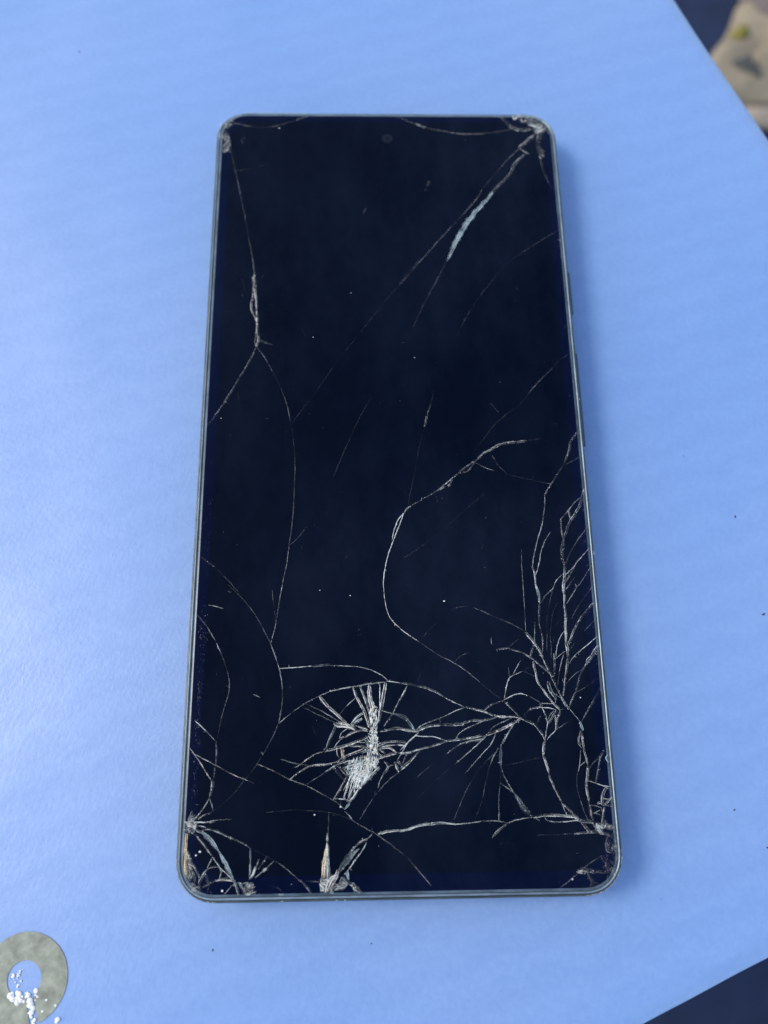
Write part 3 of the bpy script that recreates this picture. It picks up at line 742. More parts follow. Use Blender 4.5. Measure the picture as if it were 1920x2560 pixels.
DUSTPTS = [(4.66, 19.18, 0.12), (21.53, 13.65, 0.06), (7.02, 2.65, 0.08), (12.36, -1.75, 0.08), (9.77, -13.65, 0.08), (17.24, -14.51, 0.1), (23.89, -15.38, 0.1), (12.38, -17.82, 0.05), (16.6, -24.09, 0.06), (9.16, -10.56, 0.06), (8.31, -8.23, 0.07), (8.79, -30.34, 0.2), (-8.07, 34.01, 0.12), (-34.78, 39.85, 0.07), (-30.37, 33.51, 0.07), (-21.84, 33.42, 0.09), (-33.16, 29.67, 0.06), (-15.73, 23.83, 0.12), (-23.79, 75.44, 0.15), (-26.19, 24.37, 0.08), (-8.37, -29.14, 0.13), (-13.92, -28.11, 0.12), (-17.09, -32.1, 0.07), (-13.37, -30.44, 0.07), (-6.81, -35.41, 0.07), (-14.46, -66.67, 0.14), (-3.69, -71.75, 0.1), (32.39, -47.89, 0.12), (26.07, -43.53, 0.1), (13.1, -66.84, 0.08), (-32.01, -16.86, 0.08), (-33.47, 6.14, 0.14), (-9.06, -21.88, 0.07), (-10.06, -65.45, 0.2), (-11.93, -46.18, 0.14), (27.89, -70.38, 0.08), (28.53, -77.4, 0.15), (-33.46, -72.16, 0.22), (-34.08, -72.71, 0.18), (-29.51, -78.18, 0.2), (-18.15, -77.38, 0.09)]

# ---------------------------------------------------------------- the setting
def grid_surface(x0, x1, y0, y1, nx, ny, fz):
    vs = [(x0+(x1-x0)*i/nx, y0+(y1-y0)*j/ny, 0) for j in range(ny+1) for i in range(nx+1)]
    vs = [(x, y, fz(x, y)) for x, y, _ in vs]
    fs = [(j*(nx+1)+i, j*(nx+1)+i+1, (j+1)*(nx+1)+i+1, (j+1)*(nx+1)+i) for j in range(ny) for i in range(nx)]
    return vs, fs
GZ = -.372
navy = simple('navy_ground_cloth', (.016, .026, .062), .8, 0, .3, .25, 30, .5, 600)
vs, fs = grid_surface(-6, 6, -6, 6, 150, 150, lambda x, y: GZ + .010*(noise.noise(Vector((x*3, y*3, 1)))) + .004*noise.noise(Vector((x*11, y*11, 5))))
ground = link('ground', mesh('ground', vs, fs, smooth=True), navy)
tag(ground, 'dark navy cloth covering the ground far below the blue sheet', kind='structure')

# ---------------------------------------------------------------- blue sheet
corner = Vector((145.73, -56.57)); u1 = Vector((-.3784, .9256)).normalized(); u2 = Vector((-.9215, -.3884)).normalized()
LU, LV, TH = 380, 340, 1.6
phone_c = Vector((0, 0))
def sheet_z(p):
    d = max(0, max(abs(p.x)-45, abs(p.y)-88))       # flat under the phone, faintly wavy away from it
    k = min(1, d/40)
    return k*(.30*noise.noise(Vector((p.x/42, p.y/42, 3))) + .28*noise.noise(Vector((p.x/15, p.y/15, 8)))) * MM
NU, NV = 130, 116
vs, fs = [], []
for j in range(NV+1):
    for i in range(NU+1):
        p = corner + u1*(LU*i/NU) + u2*(LV*j/NV)
        wob = .07*noise.noise(Vector((i*.35, j*.35, 2)))
        if i in (0, NU): p = p + u1*wob
        if j in (0, NV): p = p + u2*wob
        vs.append((p.x*MM, p.y*MM, sheet_z(p)))
nv = len(vs)
for j in range(NV):
    for i in range(NU):
        a = j*(NU+1)+i
        fs.append((a, a+1, a+NU+2, a+NU+1))
mi = [0]*len(fs)
edge = [(0, i) for i in range(NU+1)] + [(j, NU) for j in range(1, NV+1)] + [(NV, i) for i in range(NU-1, -1, -1)] + [(j, 0) for j in range(NV-1, 0, -1)]
idx = [j*(NU+1)+i for j, i in edge]
cen = Vector((sum(vs[k][0] for k in idx)/len(idx), sum(vs[k][1] for k in idx)/len(idx), 0))
base = len(vs)
for k in idx:
    x, y, z = vs[k]; d = (Vector((x, y, 0))-cen).normalized()*.00022
    vs.append((x+d.x, y+d.y, z-.0003))
for k in idx:
    x, y, z = vs[k]
    vs.append((x, y, z-TH*MM))
n = len(idx)
for q in range(n):
    r = (q+1) % n
    fs.append((idx[q], base+q, base+r, idx[r])); mi.append(0)
    fs.append((base+q, base+n+q, base+n+r, base+r)); mi.append(1)
fs.append(tuple(base+n+q for q in range(n))); mi.append(1)
me = mesh('blue_sheet', vs, fs, mi, smooth=True)
bm = bmesh.new(); bm.from_mesh(me); bmesh.ops.recalc_face_normals(bm, faces=bm.faces); bm.to_mesh(me); bm.free()
if me.polygons[0].normal.z < 0: me.flip_normals()
sheet = link('blue_sheet', me, [vinyl_material(), simple('sheet_edge', (.52, .50, .55), .6, var=.2)])
tag(sheet, 'large pale blue vinyl covered sheet on which the broken phone lies', 'sheet')

def flat_piece(name, outline, z, th, m, parent, hole=None):
    """Thin slab from an outline in mm, following the sheet."""
    bm = bmesh.new()
    vv = [bm.verts.new((x*MM, y*MM, z)) for x, y in outline]
    f = bm.faces.new(vv)
    bmesh.ops.triangulate(bm, faces=[f])
    r = bmesh.ops.extrude_face_region(bm, geom=bm.faces[:])
    for g in r['geom']:
        if isinstance(g, bmesh.types.BMVert): g.co.z -= th
    bmesh.ops.recalc_face_normals(bm, faces=bm.faces)
    me = bpy.data.meshes.new(name); bm.to_mesh(me); bm.free()
    return link(name, me, m, parent)

# printed grey ring with a slot, bottom left of the sheet
rc = Vector((-63.3, -92.3)); RO, RI = 7.2, 2.85
grey = simple('grey_print', (.35, .345, .245), .45, 0, .4, .32, 480, .5, 500)
out = []
a0, a1 = R(-57), R(-66-0)         # slot between these bearings
NS = 72
start, end = R(-65), R(-76)+2*math.pi
outer = [(rc.x+RO*math.cos(start+(end-start)*i/NS), rc.y+RO*math.sin(start+(end-start)*i/NS)) for i in range(NS+1)]
s2, e2 = R(-52), R(-78)+2*math.pi
inner = [(rc.x+RI*math.cos(s2+(e2-s2)*i/NS), rc.y+RI*math.sin(s2+(e2-s2)*i/NS)) for i in range(NS+1)]
bm = bmesh.new()
def rz(x, y): return sheet_z(Vector((x, y)))+.00012
K = 6
rows = []
for i in range(NS+1):
    row = []
    for k in range(K+1):
        t = k/K
        x = inner[i][0]*(1-t)+outer[i][0]*t; y = inner[i][1]*(1-t)+outer[i][1]*t
        row.append(bm.verts.new((x*MM, y*MM, rz(x, y))))
    rows.append(row)
for i in range(NS):
    for k in range(K):
        bm.faces.new((rows[i][k], rows[i+1][k], rows[i+1][k+1], rows[i][k+1]))
bmesh.ops.recalc_face_normals(bm, faces=bm.faces)
me = bpy.data.meshes.new('printed_ring'); bm.to_mesh(me); bm.free()
if me.polygons[0].normal.z < 0: me.flip_normals()
ringo = link('printed_ring', me, grey, sheet)
ringo['label'] = 'grey printed ring with a narrow slot'

# sun glints on the hole and slot, imitated by pale glossy lumps
glint_m = simple('pale_glint', (.97, .90, .80), .12, 0, .9, .05)
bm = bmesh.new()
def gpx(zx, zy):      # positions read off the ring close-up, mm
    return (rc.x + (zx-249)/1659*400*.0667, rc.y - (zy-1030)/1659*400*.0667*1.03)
glints = [(120,1175,20),(150,1205,22),(195,1150,18),(215,1165,20),(200,1240,20),(235,1220,16),(270,1230,10),(310,1175,20),(385,1138,20),(330,1225,24),(345,1255,24),(372,1290,20),(365,1330,15),(360,1350,10),(135,1000,14),(180,1000,10),(635,1395,18),(625,1415,12),(588,1480,22),(575,1490,14),(130,985,9),(405,1190,9),(470,1320,8),(600,1270,8),(500,1220,8)]
for k in range(46):      # finer imitated glints along the lower rim of the hole and the slot
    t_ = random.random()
    if k % 2: glints.append((120+random.random()*270, 1235-60*math.cos((t_-.5)*2)+random.gauss(0, 22), random.uniform(5, 13)))
    else: glints.append((310+t_*95+random.gauss(0, 9), 1215+t_*260, random.uniform(5, 13)))
for k in range(16): glints.append((110+random.random()*120, 890+random.random()*210, random.uniform(3, 8)))
for bx, by, br in glints:
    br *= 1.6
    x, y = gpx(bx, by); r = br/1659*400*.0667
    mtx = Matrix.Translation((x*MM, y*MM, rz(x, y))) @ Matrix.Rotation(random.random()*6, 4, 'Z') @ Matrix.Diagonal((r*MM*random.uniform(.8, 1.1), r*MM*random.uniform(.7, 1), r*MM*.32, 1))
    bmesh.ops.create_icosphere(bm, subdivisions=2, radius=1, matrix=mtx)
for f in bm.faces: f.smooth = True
me = bpy.data.meshes.new('glint_bead'); bm.to_mesh(me); bm.free()
bo = link('glint_bead', me, glint_m, sheet); bo['kind'] = 'stuff'

# specks of dirt on the sheet
bm = bmesh.new()
UN = [(68.9,-12.2,.3),(71.6,-32,.32),(60,.9,.15),(66,-74,.3),(70.3,-76.7,.26),(-5,-88,.2),(-32,-88.5,.2),(60.8,-67.5,.22),(-73,105,.25),(-30,-80.8,.2)]
random.seed(5)
for i in range(28): UN.append((random.uniform(-80, 85), random.uniform(-98, 125), random.choice((.05, .07, .1))))
for x, y, r in UN:
    if abs(x) < 38.5 and abs(y) < 81.5: continue
    mtx = Matrix.Translation((x*MM, y*MM, sheet_z(Vector((x, y)))+r*.2*MM)) @ Matrix.Rotation(random.random()*6, 4, 'Z') @ Matrix.Diagonal((r*MM*random.uniform(.6, 1.6), r*MM*.6, r*MM*.4, 1))
    bmesh.ops.create_icosphere(bm, subdivisions=1, radius=1, matrix=mtx)
me = bpy.data.meshes.new('dirt_specks'); bm.to_mesh(me); bm.free()
tag(link('dirt_specks', me, simple('dirt', (.05, .05, .06), .9)), 'tiny dark specks of dirt scattered over the blue sheet', kind='stuff')

# ---------------------------------------------------------------- blurred things far below, top right
def lump(name, cx, cy, w, h, d, ang, m, parent, seed=0, nx=44, ny=36, e=3.2, shear=0):
    vs, fs = [], []
    for j in range(ny+1):
        for i in range(nx+1):
            u, v = -1+2*i/nx, -1+2*j/ny
            t = max(0, 1-abs(u)**e)*max(0, 1-abs(v)**e)
            z = d*(t**.5)*(1+.35*noise.noise(Vector((u*2.2+seed, v*2.2, seed))) + .12*noise.noise(Vector((u*7, v*7+seed, 0))))
            wv = 1+.05*noise.noise(Vector((u*2, v*2, seed+9)))
            x, y = u*w*wv+v*h*shear, v*h*wv
            ca, sa = math.cos(ang), math.sin(ang)
            vs.append((cx+x*ca-y*sa, cy+x*sa+y*ca, max(z, 0)))
    for j in range(ny):
        for i in range(nx):
            a = j*(nx+1)+i
            fs.append((a, a+1, a+nx+2, a+nx+1))
    return link(name, mesh(name, vs, fs, smooth=True), m, parent)
pouch = bpy.data.objects.new('canvas_pouch', None); C.objects.link(pouch)
pouch.location = (.372, .498, GZ+.004)
tag(pouch, 'blurred beige canvas pouch with a yellow spot and a dark mark, below the sheet edge', 'pouch')
beige = simple('beige_canvas', (.31, .250, .165), .85, 0, .3, .18, 60, .4, 500)
lump('body', 0, 0, .087, .064, .017, 0, beige, pouch, 2, e=9, shear=.63)
lump('flap', .004, -.020, .068, .022, .0215, R(-4), beige, pouch, 7, e=7)
lump('yellow_spot', -.069, .004, .0085, .0075, .0225, .3, simple('yellow_patch', (.24, .20, .03), .5), pouch, 3, 12, 12, 2)
lump('dark_mark', -.070, -.034, .017, .0034, .0255, R(-48), simple('mark_print', (.07, .075, .07), .7), pouch, 5, 16, 8, 2)
st = lump('beige_strap', 0, 0, .050, .0085, .009, 0, simple('pale_strap', (.36, .29, .22), .85), None, 4, e=5)
st.location = (.347, .4195, GZ+.008); st.rotation_euler = (0, 0, R(-10))
tag(st, 'blurred pale beige strap lying just below the canvas pouch', 'strap')
tc = lump('brown_cloth', 0, 0, .036, .034, .016, 0, simple('taupe_cloth', (.17, .135, .12), .9, 0, .2, .2, 60), None, 6)
tc.location = (.353, .540, GZ+.014); tc.rotation_euler = (0, 0, R(28))
tag(tc, 'blurred greyish brown cloth lying on the pouch at the top right', 'cloth')

# ---------------------------------------------------------------- phone
phone = bpy.data.objects.new('smartphone', None); C.objects.link(phone)
phone.location = (0, 0, .00006)
tag(phone, 'black smartphone with a shattered screen lying face up on the blue sheet', 'phone')

frame_m = simple('frame_metal', (.12, .13, .115), .38, .8, .5, .35, 160, .35, 900)
lip_m = simple('lip_plastic', (.27, .33, .36), .44, .7, .6, .30, 220, .3, 900)
dark_m = simple('gap_dirt', (.012, .014, .018), .6, 0, .3, .6, 500)
v, f = ring_loft([(1.6, .15), (.5, .35), (.12, .9), (0, 1.8), (0, 6.0), (.07, 6.9), (.22, 7.4), (.42, 7.62), (.50, 7.60), (.52, 7.30)], cap_first=True)
fr = link('frame', mesh('frame', v, f, smooth=True), frame_m, phone)
v, f = ring_loft([(.49, 7.34), (.64, 7.34)])
link('gap', mesh('gap', v, f), dark_m, phone)
v, f = ring_loft([(.60, 7.30), (.61, 7.86), (.66, 7.92), (.82, 7.84), (.95, 7.70), (.99, 7.55), (1.0, 7.35)], zend=[7.30, 7.70, 7.75, 7.76, 7.755, 7.70, 7.35])
link('screen_lip', mesh('screen_lip', v, f, smooth=True), lip_m, phone)
v, f = ring_loft([(.98, 7.55), (1.10, 7.55)])
link('gap', mesh('gap', v, f), dark_m, phone)

edge_m = simple('glass_edge', (.085, .115, .14), .25, 0, .4, .45, 260, .25, 900)
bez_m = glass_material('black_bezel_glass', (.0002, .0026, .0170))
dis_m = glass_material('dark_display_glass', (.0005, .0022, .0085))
glass = bpy.data.objects.new('cover_glass', None)
prof = [(1.06, 7.50), (1.07, 7.86), (1.14, 7.96), (1.30, 8.03), (1.52, 8.08), (1.8, 8.10), (4.1, 8.10)]
v, f = ring_loft(prof)
# inner boundary follows the display: uneven bezel widths
n = len(rrect(1, 1, .1))
DW0, DW1, DH0, DH1, DR = -34.3, 34.5, -76.1, 77.2, 5.6
dc = ((DW0+DW1)/2, (DH0+DH1)/2)
disp = [(x+dc[0], y+dc[1]) for x, y in rrect((DW1-DW0)/2, (DH1-DH0)/2, DR)]
for i in range(n): v[len(v)-n+i] = (disp[i][0]*MM, disp[i][1]*MM, 8.10*MM)
mi = [0]*(n*(len(prof)-2)) + [1]*n
for q in range(n): mi[3*n+q] = 0
for q in range(n): mi[4*n+q] = 1
me = mesh('cover_glass', v, f, mi, smooth=True)
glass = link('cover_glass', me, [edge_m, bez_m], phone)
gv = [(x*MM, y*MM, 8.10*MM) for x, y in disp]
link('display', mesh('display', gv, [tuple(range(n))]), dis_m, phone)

# front camera under the glass: rim and lens
def disc(name, cx, cy, z, r, m, parent, n=28, r0=0, dz=0):
    vs = []; fs = []
    for i in range(n):
        a = 2*math.pi*i/n
        vs.append(((cx+r*math.cos(a))*MM, (cy+r*math.sin(a))*MM, z*MM))
        vs.append(((cx+r0*math.cos(a))*MM, (cy+r0*math.sin(a))*MM, (z+dz)*MM))
    for i in range(n):
        j = (i+1) % n
        fs.append((2*i, 2*j, 2*j+1, 2*i+1))
    return link(name, mesh(name, vs, fs), m, parent)
cam_rim = disc('front_camera', -.05, 72.8, 8.108, 1.15, simple('camera_rim', (.0050, .0070, .011), .30, 0, .3), phone, r0=.6, dz=.008)
disc('lens', -.05, 72.8, 8.116, .6, simple('camera_lens', (.003, .004, .008), .10, 0, .3), cam_rim, r0=.02, dz=.02)

# side keys
def key(x, y0, y1):
    x = 37.88
    bm = bmesh.new()
    mtx = Matrix.Translation((x*MM, (y0+y1)/2*MM, 4.6*MM)) @ Matrix.Diagonal((.9*MM, (y1-y0)*MM, 2.2*MM, 1))
    bmesh.ops.create_cube(bm, size=1, matrix=mtx)
    bmesh.ops.bevel(bm, geom=bm.edges[:], offset=.25*MM, segments=3, affect='EDGES')
    me = bpy.data.meshes.new('side_key'); bm.to_mesh(me); bm.free()
    return link('side_key', me, simple('key_metal', (.10, .13, .15), .4, .7), phone)
k = key(37.75, 30.4, 40.8); k['label'] = 'short power key'
k = key(37.75, .8, 21.6); k['label'] = 'long volume key'

# ---------------------------------------------------------------- fractures
CZ = 8.112*MM
rnd = random.Random(3)
def catmull(P, sub):
    if len(P) == 2:
        return [P[0].lerp(P[1], i/sub) for i in range(sub+1)]
    Q = [P[0]*2-P[1]] + P + [P[-1]*2-P[-2]]
    out = []
    for i in range(1, len(Q)-2):
        for s in range(sub):
            t = s/sub
            a, b, c, d = Q[i-1], Q[i], Q[i+1], Q[i+2]
            out.append(.5*((2*b)+(c-a)*t+(2*a-5*b+4*c-d)*t*t+(3*b-3*c+d-a)*t**3))
    out.append(P[-1])
    return out

def ribbon(V, F, MI, path, w0, w1, z, mi, seed, jit=.25, taper=True, hgt=.012, bulge=0):
    """Low ridge along path (mm); width varies like splintered glass."""
    n = len(path); st = len(V)
    for i, p in enumerate(path):
        t = i/(n-1)
        a = path[max(0, i-1)]; b = path[min(n-1, i+1)]
        d = (b-a)
        if d.length < 1e-6: d = Vector((1, 0))
        d.normalize(); nn = Vector((-d.y, d.x))
        w = w0+(w1-w0)*t
        w *= 1+jit*2*noise.noise(Vector((p.x*1.7+seed, p.y*1.7, seed)))
        if taper and n > 2: w *= min(1, .30+min((p-path[0]).length, (p-path[-1]).length)*.9)
        if bulge: w *= (1-bulge)+bulge*1.25*math.sin(math.pi*t)
        w = max(w, .015)
        q = p + nn*(.5*w*noise.noise(Vector((p.x*1.1, p.y*1.1, seed+4))))
        skew = .3*noise.noise(Vector((p.x*.9, p.y*.9, seed)))
        h = hgt*(1+noise.noise(Vector((p.x*2, p.y*2, seed+2))))
        for k, (o, hh) in enumerate(((-.5, 0), (skew, h), (.5, 0))):
            r = q+nn*(w*o)
            V.append((r.x*MM, r.y*MM, z+hh*MM))
    for i in range(n-1):
        a = st+3*i
        F.append((a, a+3, a+4, a+1)); F.append((a+1, a+4, a+5, a+2)); MI += [mi, mi]

def build_crack(tint, w0, w1, b, pts, V, F, MI, mats):
    P = [Vector(p) for p in pts]
    L = sum((P[i+1]-P[i]).length for i in range(len(P)-1))
    sub = max(2, min(8, int(L/(len(P)-1)/.45)))
    path = catmull(P, sub)
    seed = rnd.random()*50
    # tiny kinks
    path = [path[0]] + [p+Vector((noise.noise(Vector((p.x*2.5, p.y*2.5, seed))), noise.noise(Vector((p.x*2.5, p.y*2.5, seed+7)))))*.06 for p in path[1:-1]] + [path[-1]]
    def slot(m):
        if m not in mats: mats.append(m)
        return mats.index(m)
    wm = (w0+w1)/2
    if wm < .30 or b < 2.1:
        ribbon(V, F, MI, path, w0*.55, w1*.55, CZ, slot(crack_material(tint, b)), seed)
        if b > 2.4:   # bright core
            ribbon(V, F, MI, path, w0*.28, w1*.28, CZ+.014*MM, slot(crack_material(tint, min(b+1, 5))), seed+5, .5)
    elif tint == 'c' and wm > .5:     # conchoidal sliver: smooth sheen with one bright lip
        ribbon(V, F, MI, path, w0*.95, w1*.95, CZ, slot(crack_material(tint, max(1.5, b-1.5))), seed, .08, bulge=.6)
        for off, ww in ((.30, .16), (-.12, .10)):
            q = []
            for i, p in enumerate(path):
                a = path[max(0, i-1)]; c = path[min(len(path)-1, i+1)]
                d = (c-a).normalized() if (c-a).length > 1e-6 else Vector((1, 0))
                tt = i/(len(path)-1)
                q.append(p+Vector((-d.y, d.x))*(w0+(w1-w0)*tt)*off*(.4+.75*math.sin(math.pi*tt)))
            ribbon(V, F, MI, q, w0*ww, w1*ww, CZ+.014*MM, slot(crack_material(tint, b)), seed+2, .3)
    else:
        ribbon(V, F, MI, path, w0, w1, CZ, slot(crack_material(tint, b, True)), seed, .3)
        ns = 2 if wm < .6 else 3
        for k in range(ns):
            ph = rnd.random()*6; off = (k-(ns-1)/2)/ns
            q = []
            for i, p in enumerate(path):
                t = i/(len(path)-1)
                a = path[max(0, i-1)]; c = path[min(len(path)-1, i+1)]
                d = (c-a).normalized() if (c-a).length > 1e-6 else Vector((1, 0))
                nn = Vector((-d.y, d.x))
                w = w0+(w1-w0)*t
                q.append(p+nn*w*(off*.9+.13*math.sin(ph+p.length*.7+k*2)))
            sw = (.20, .10, .08)[k]
            ribbon(V, F, MI, q, w0*sw, w1*sw, CZ+(.012+.006*k)*MM, slot(crack_material(rnd.choice((tint, tint, 'g', 'w')) if tint != 'o' else 'o', min(b+(.5, -.5, 0)[k], 8))), seed+k*3, .6)

def add_nicks(b, pts, V, F, MI, mats, w):
    """Small bright chips and short side spurs along a stronger crack."""
    P = [Vector(p) for p in pts]
    for i in range(len(P)-1):
        L = (P[i+1]-P[i]).length
        for k in range(int(L*1.1+rnd.random())):
            if rnd.random() > .6: continue
            p = P[i].lerp(P[i+1], rnd.random()); d = (P[i+1]-P[i]).normalized(); nn = Vector((-d.y, d.x))
            p = p+nn*rnd.uniform(-.3, .3)*w
            m = crack_material(rnd.choice('gw'), min(7, b+1.5))
            if m not in mats: mats.append(m)
            s = len(V); r = rnd.uniform(.03, .07)
            if rnd.random() < .10:     # spur
                a = rnd.choice((-1, 1)); e = p+(nn*a+d*rnd.uniform(-1, 1)).normalized()*rnd.uniform(.2, .6)
                ribbon(V, F, MI, [p, p.lerp(e, .5), e], .06, .02, CZ, mats.index(m), k, .3, False)
                MI[-4:] = [mats.index(m)]*4
                continue
            for q in (d*r*2, nn*r, -d*r*2, -nn*r): V.append(((p.x+q.x)*MM, (p.y+q.y)*MM, CZ+.035*MM))
            F.append((s, s+1, s+2, s+3)); MI.append(mats.index(m))

lines = []
for ln in CRACKS_AND_HIGHLIGHTS.strip().split('\n'):
    t = ln.split()
    pts = [tuple(float(c) for c in q.split(',')) for q in t[4:]]
    P = [Vector(p) for p in pts]
    L = sum((P[i+1]-P[i]).length for i in range(len(P)-1))
    lines.append((t[0], float(t[1]), float(t[2]), float(t[3]), pts, L*(float(t[1])+float(t[2]))*float(t[3])))
cr_all = sorted([l for l in lines if not l[0].endswith('s')], key=lambda l: -l[5])
for grp, nm in ((cr_all[:298], 'crack'), ([l for l in lines if l[0].endswith('s')], 'scratch')):
    for l in grp:
        V, F, MI, mats = [], [], [], []
        build_crack(l[0][0], l[1], l[2], l[3], l[4], V, F, MI, mats)
        if l[3] >= 2.6 and nm == 'crack': add_nicks(l[3], l[4], V, F, MI, mats, (l[1]+l[2])/2)
        link(nm, mesh(nm, V, F, MI), mats, glass)
V, F, MI, mats = [], [], [], []
for l in cr_all[298:]:
    build_crack(l[0][0], l[1], l[2], l[3], l[4], V, F, MI, mats)
o = link('hairline_cracks_and_highlights', mesh('hairline_cracks_and_highlights', V, F, MI), mats, glass); o['kind'] = 'stuff'

# crumbled patches: many small facets inside an outline
def inside(p, poly):
    c = False; j = len(poly)-1
    for i in range(len(poly)):
        a, b = poly[i], poly[j]
        if (a[1] > p[1]) != (b[1] > p[1]) and p[0] < (b[0]-a[0])*(p[1]-a[1])/(b[1]-a[1])+a[0]: c = not c
        j = i
    return c
def splinters(V, F, MI, poly, count, length, width, dirf, slots, z0=8.115, rr=rnd):
    xs = [p[0] for p in poly]; ys = [p[1] for p in poly]
    k = 0; tries = 0
    while k < count and tries < count*30:
        tries += 1
        p = (rr.uniform(min(xs), max(xs)), rr.uniform(min(ys), max(ys)))
        if not inside(p, poly): continue
        k += 1
        a = dirf(p)+rr.gauss(0, .35)
        l = length*rr.uniform(.4, 1.6); w = width*rr.uniform(.4, 1.6)
        d = Vector((math.cos(a), math.sin(a))); nn = Vector((-d.y, d.x)); c = Vector(p)
        z = z0+rr.random()*.10
        s = len(V)
        for q, hz in ((c-d*l*.5, 0), (c+nn*w*.5+d*l*rr.uniform(-.3, .3), rr.uniform(-.05, .09)), (c+d*l*.5, rr.uniform(-.02, .03)), (c-nn*w*.5, rr.uniform(-.02, .09))):
            V.append((q.x*MM, q.y*MM, max(8.112, z+hz)*MM))
        F.append((s, s+1, s+2, s+3)); MI.append(rr.choice(slots))
CRUSH = [[-4.9,-49.6],[-4.2,-48.9],[-3.5,-49.4],[-3.75,-51.84],[-3.95,-53.01],[-3.5,-54.96],[-3.8,-56.3],[-3.4,-58.6],[-5.4,-60.7],[-6.9,-62.3],[-7.9,-63.2],[-8.0,-61.4],[-9.6,-59.2],[-8.3,-57.9],[-5.8,-57.1],[-5.3,-54.92],[-4.8,-53.19],[-5.1,-51.42]]
V, F, MI = [], [], []
mats = [crack_material('g', 7), crack_material('c', 6), crack_material('w', 7), crack_material('g', 3), crack_material('g', 8), crack_material('o', 5), crack_material('g', 2)]
def fan(p): return math.atan2(p[1]+50, p[0]+4.6) if p[1] < -57 else math.pi/2+.15*math.sin(p[1]*3)
splinters(V, F, MI, CRUSH, 430, .8, .10, fan, [0, 0, 4, 2, 3, 3, 6, 6, 6])
neck = [(-4.9, -49.5), (-3.4, -49.3), (-3.8, -53), (-3.5, -55), (-3.8, -57), (-5.5, -57), (-5.1, -54), (-4.9, -52)]
splinters(V, F, MI, neck, 120, .9, .10, lambda p: math.pi/2, [0, 0, 4, 2, 3, 6])
core = [(-3.8, -57.4), (-3.6, -58.6), (-5.4, -60.4), (-7.2, -61.4), (-8.0, -59.8), (-7.0, -58.4), (-5.6, -57.6)]
splinters(V, F, MI, core, 230, .6, .11, fan, [0, 0, 4, 4, 2, 2, 1])
spots = [(-4.4, -49.8), (-3.5, -50.4), (-3.9, -53.6), (-3.7, -58.8), (-4.6, -55.6), (-4.9, -59.4)]
for k in range(230):      # bright facets, sun glints painted by pale material
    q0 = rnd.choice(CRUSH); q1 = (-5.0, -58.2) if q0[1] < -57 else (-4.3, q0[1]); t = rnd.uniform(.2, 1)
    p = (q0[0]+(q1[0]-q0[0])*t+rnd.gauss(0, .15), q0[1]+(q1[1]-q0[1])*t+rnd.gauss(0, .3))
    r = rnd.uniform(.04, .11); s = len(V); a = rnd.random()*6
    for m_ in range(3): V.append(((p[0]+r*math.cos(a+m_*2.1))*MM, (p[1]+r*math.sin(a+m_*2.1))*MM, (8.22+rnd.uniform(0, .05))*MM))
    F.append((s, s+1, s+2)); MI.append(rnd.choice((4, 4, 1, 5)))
# long splinters running down-left out of the crushed zone, and bowed ones to the left
for k in range(34):
    t = rnd.random(); c = Vector((-8.3+t*3.6, -59.8-.3*t)); a = R(rnd.uniform(236, 256)); l = rnd.uniform(1.6, 4.6)*(1-.35*t)
    d = Vector((math.cos(a), math.sin(a))); nn = Vector((-d.y, d.x))
    e = c+d*l
    if e.y < -64.7+(e.x+9)*.9: e = c+d*l*.55
    ribbon(V, F, MI, [c, c.lerp(e, .5)+nn*rnd.uniform(-.08, .08), e], .12, .04, 8.14*MM, rnd.choice((0, 2, 3, 4, 1)), k, .5)
for k in range(16):
    c = Vector((-7.0+rnd.uniform(-.5, .5), -58.0-k*.09)); e = Vector((-10.6+k*.13, -58.5-k*.14+rnd.uniform(-.1, .1))); mid = c.lerp(e, .5)+Vector((-.2, .35-k*.05))
    ribbon(V, F, MI, [c, mid, e], .10, .04, 8.14*MM, rnd.choice((1, 1, 3, 0, 6)), k, .5)
# radiating fine shards round the two impact points
for (cx, cy), n_, r0, r1 in (((-4.5, -56.0), 46, .9, 2.6), ((-6.6, -59.4), 30, 1.4, 3.0)):
    for i in range(n_):
        a = 2*math.pi*i/n_+rnd.uniform(-.1, .1)
        l = rnd.uniform(r0, r1)*(1 if abs(math.cos(a)) > .3 else .8)
        c = Vector((cx, cy)); d = Vector((math.cos(a), math.sin(a)))
        ribbon(V, F, MI, [c+d*.5, c+d*l*.7+Vector((0, .05)), c+d*l], .09, .03, 8.13*MM, rnd.choice((0, 2, 3, 3, 1)), i, .4)
o = link('crushed_glass', mesh('crushed_glass', V, F, MI), mats, glass); o['kind'] = 'stuff'

for k_, ln in enumerate(PATCH.strip().split('\n')):
    t = ln.split(); b = float(t[1]); poly = [tuple(float(c) for c in q.split(',')) for q in t[2:]]
    area = abs(sum(poly[i-1][0]*poly[i][1]-poly[i][0]*poly[i-1][1] for i in range(len(poly))))/2
    V = [(x*MM, y*MM, 8.106*MM) for x, y in poly]; F = [tuple(range(len(poly)))]; MI = [0]
    mats = [crack_material(t[0], b-.5, True), crack_material(t[0], b), crack_material('g', b+1), crack_material('w', b+.5), crack_material('g', max(1, b-1))]
    ph = k_*1.3
    splinters(V, F, MI, poly, int(min(420, 26*area+14)), .6, .14, lambda p: ph+p[0]*.5+p[1]*.3, [1, 1, 2, 3, 4, 4])
    o = link('chip', mesh('chip', V, F, MI), mats, glass)
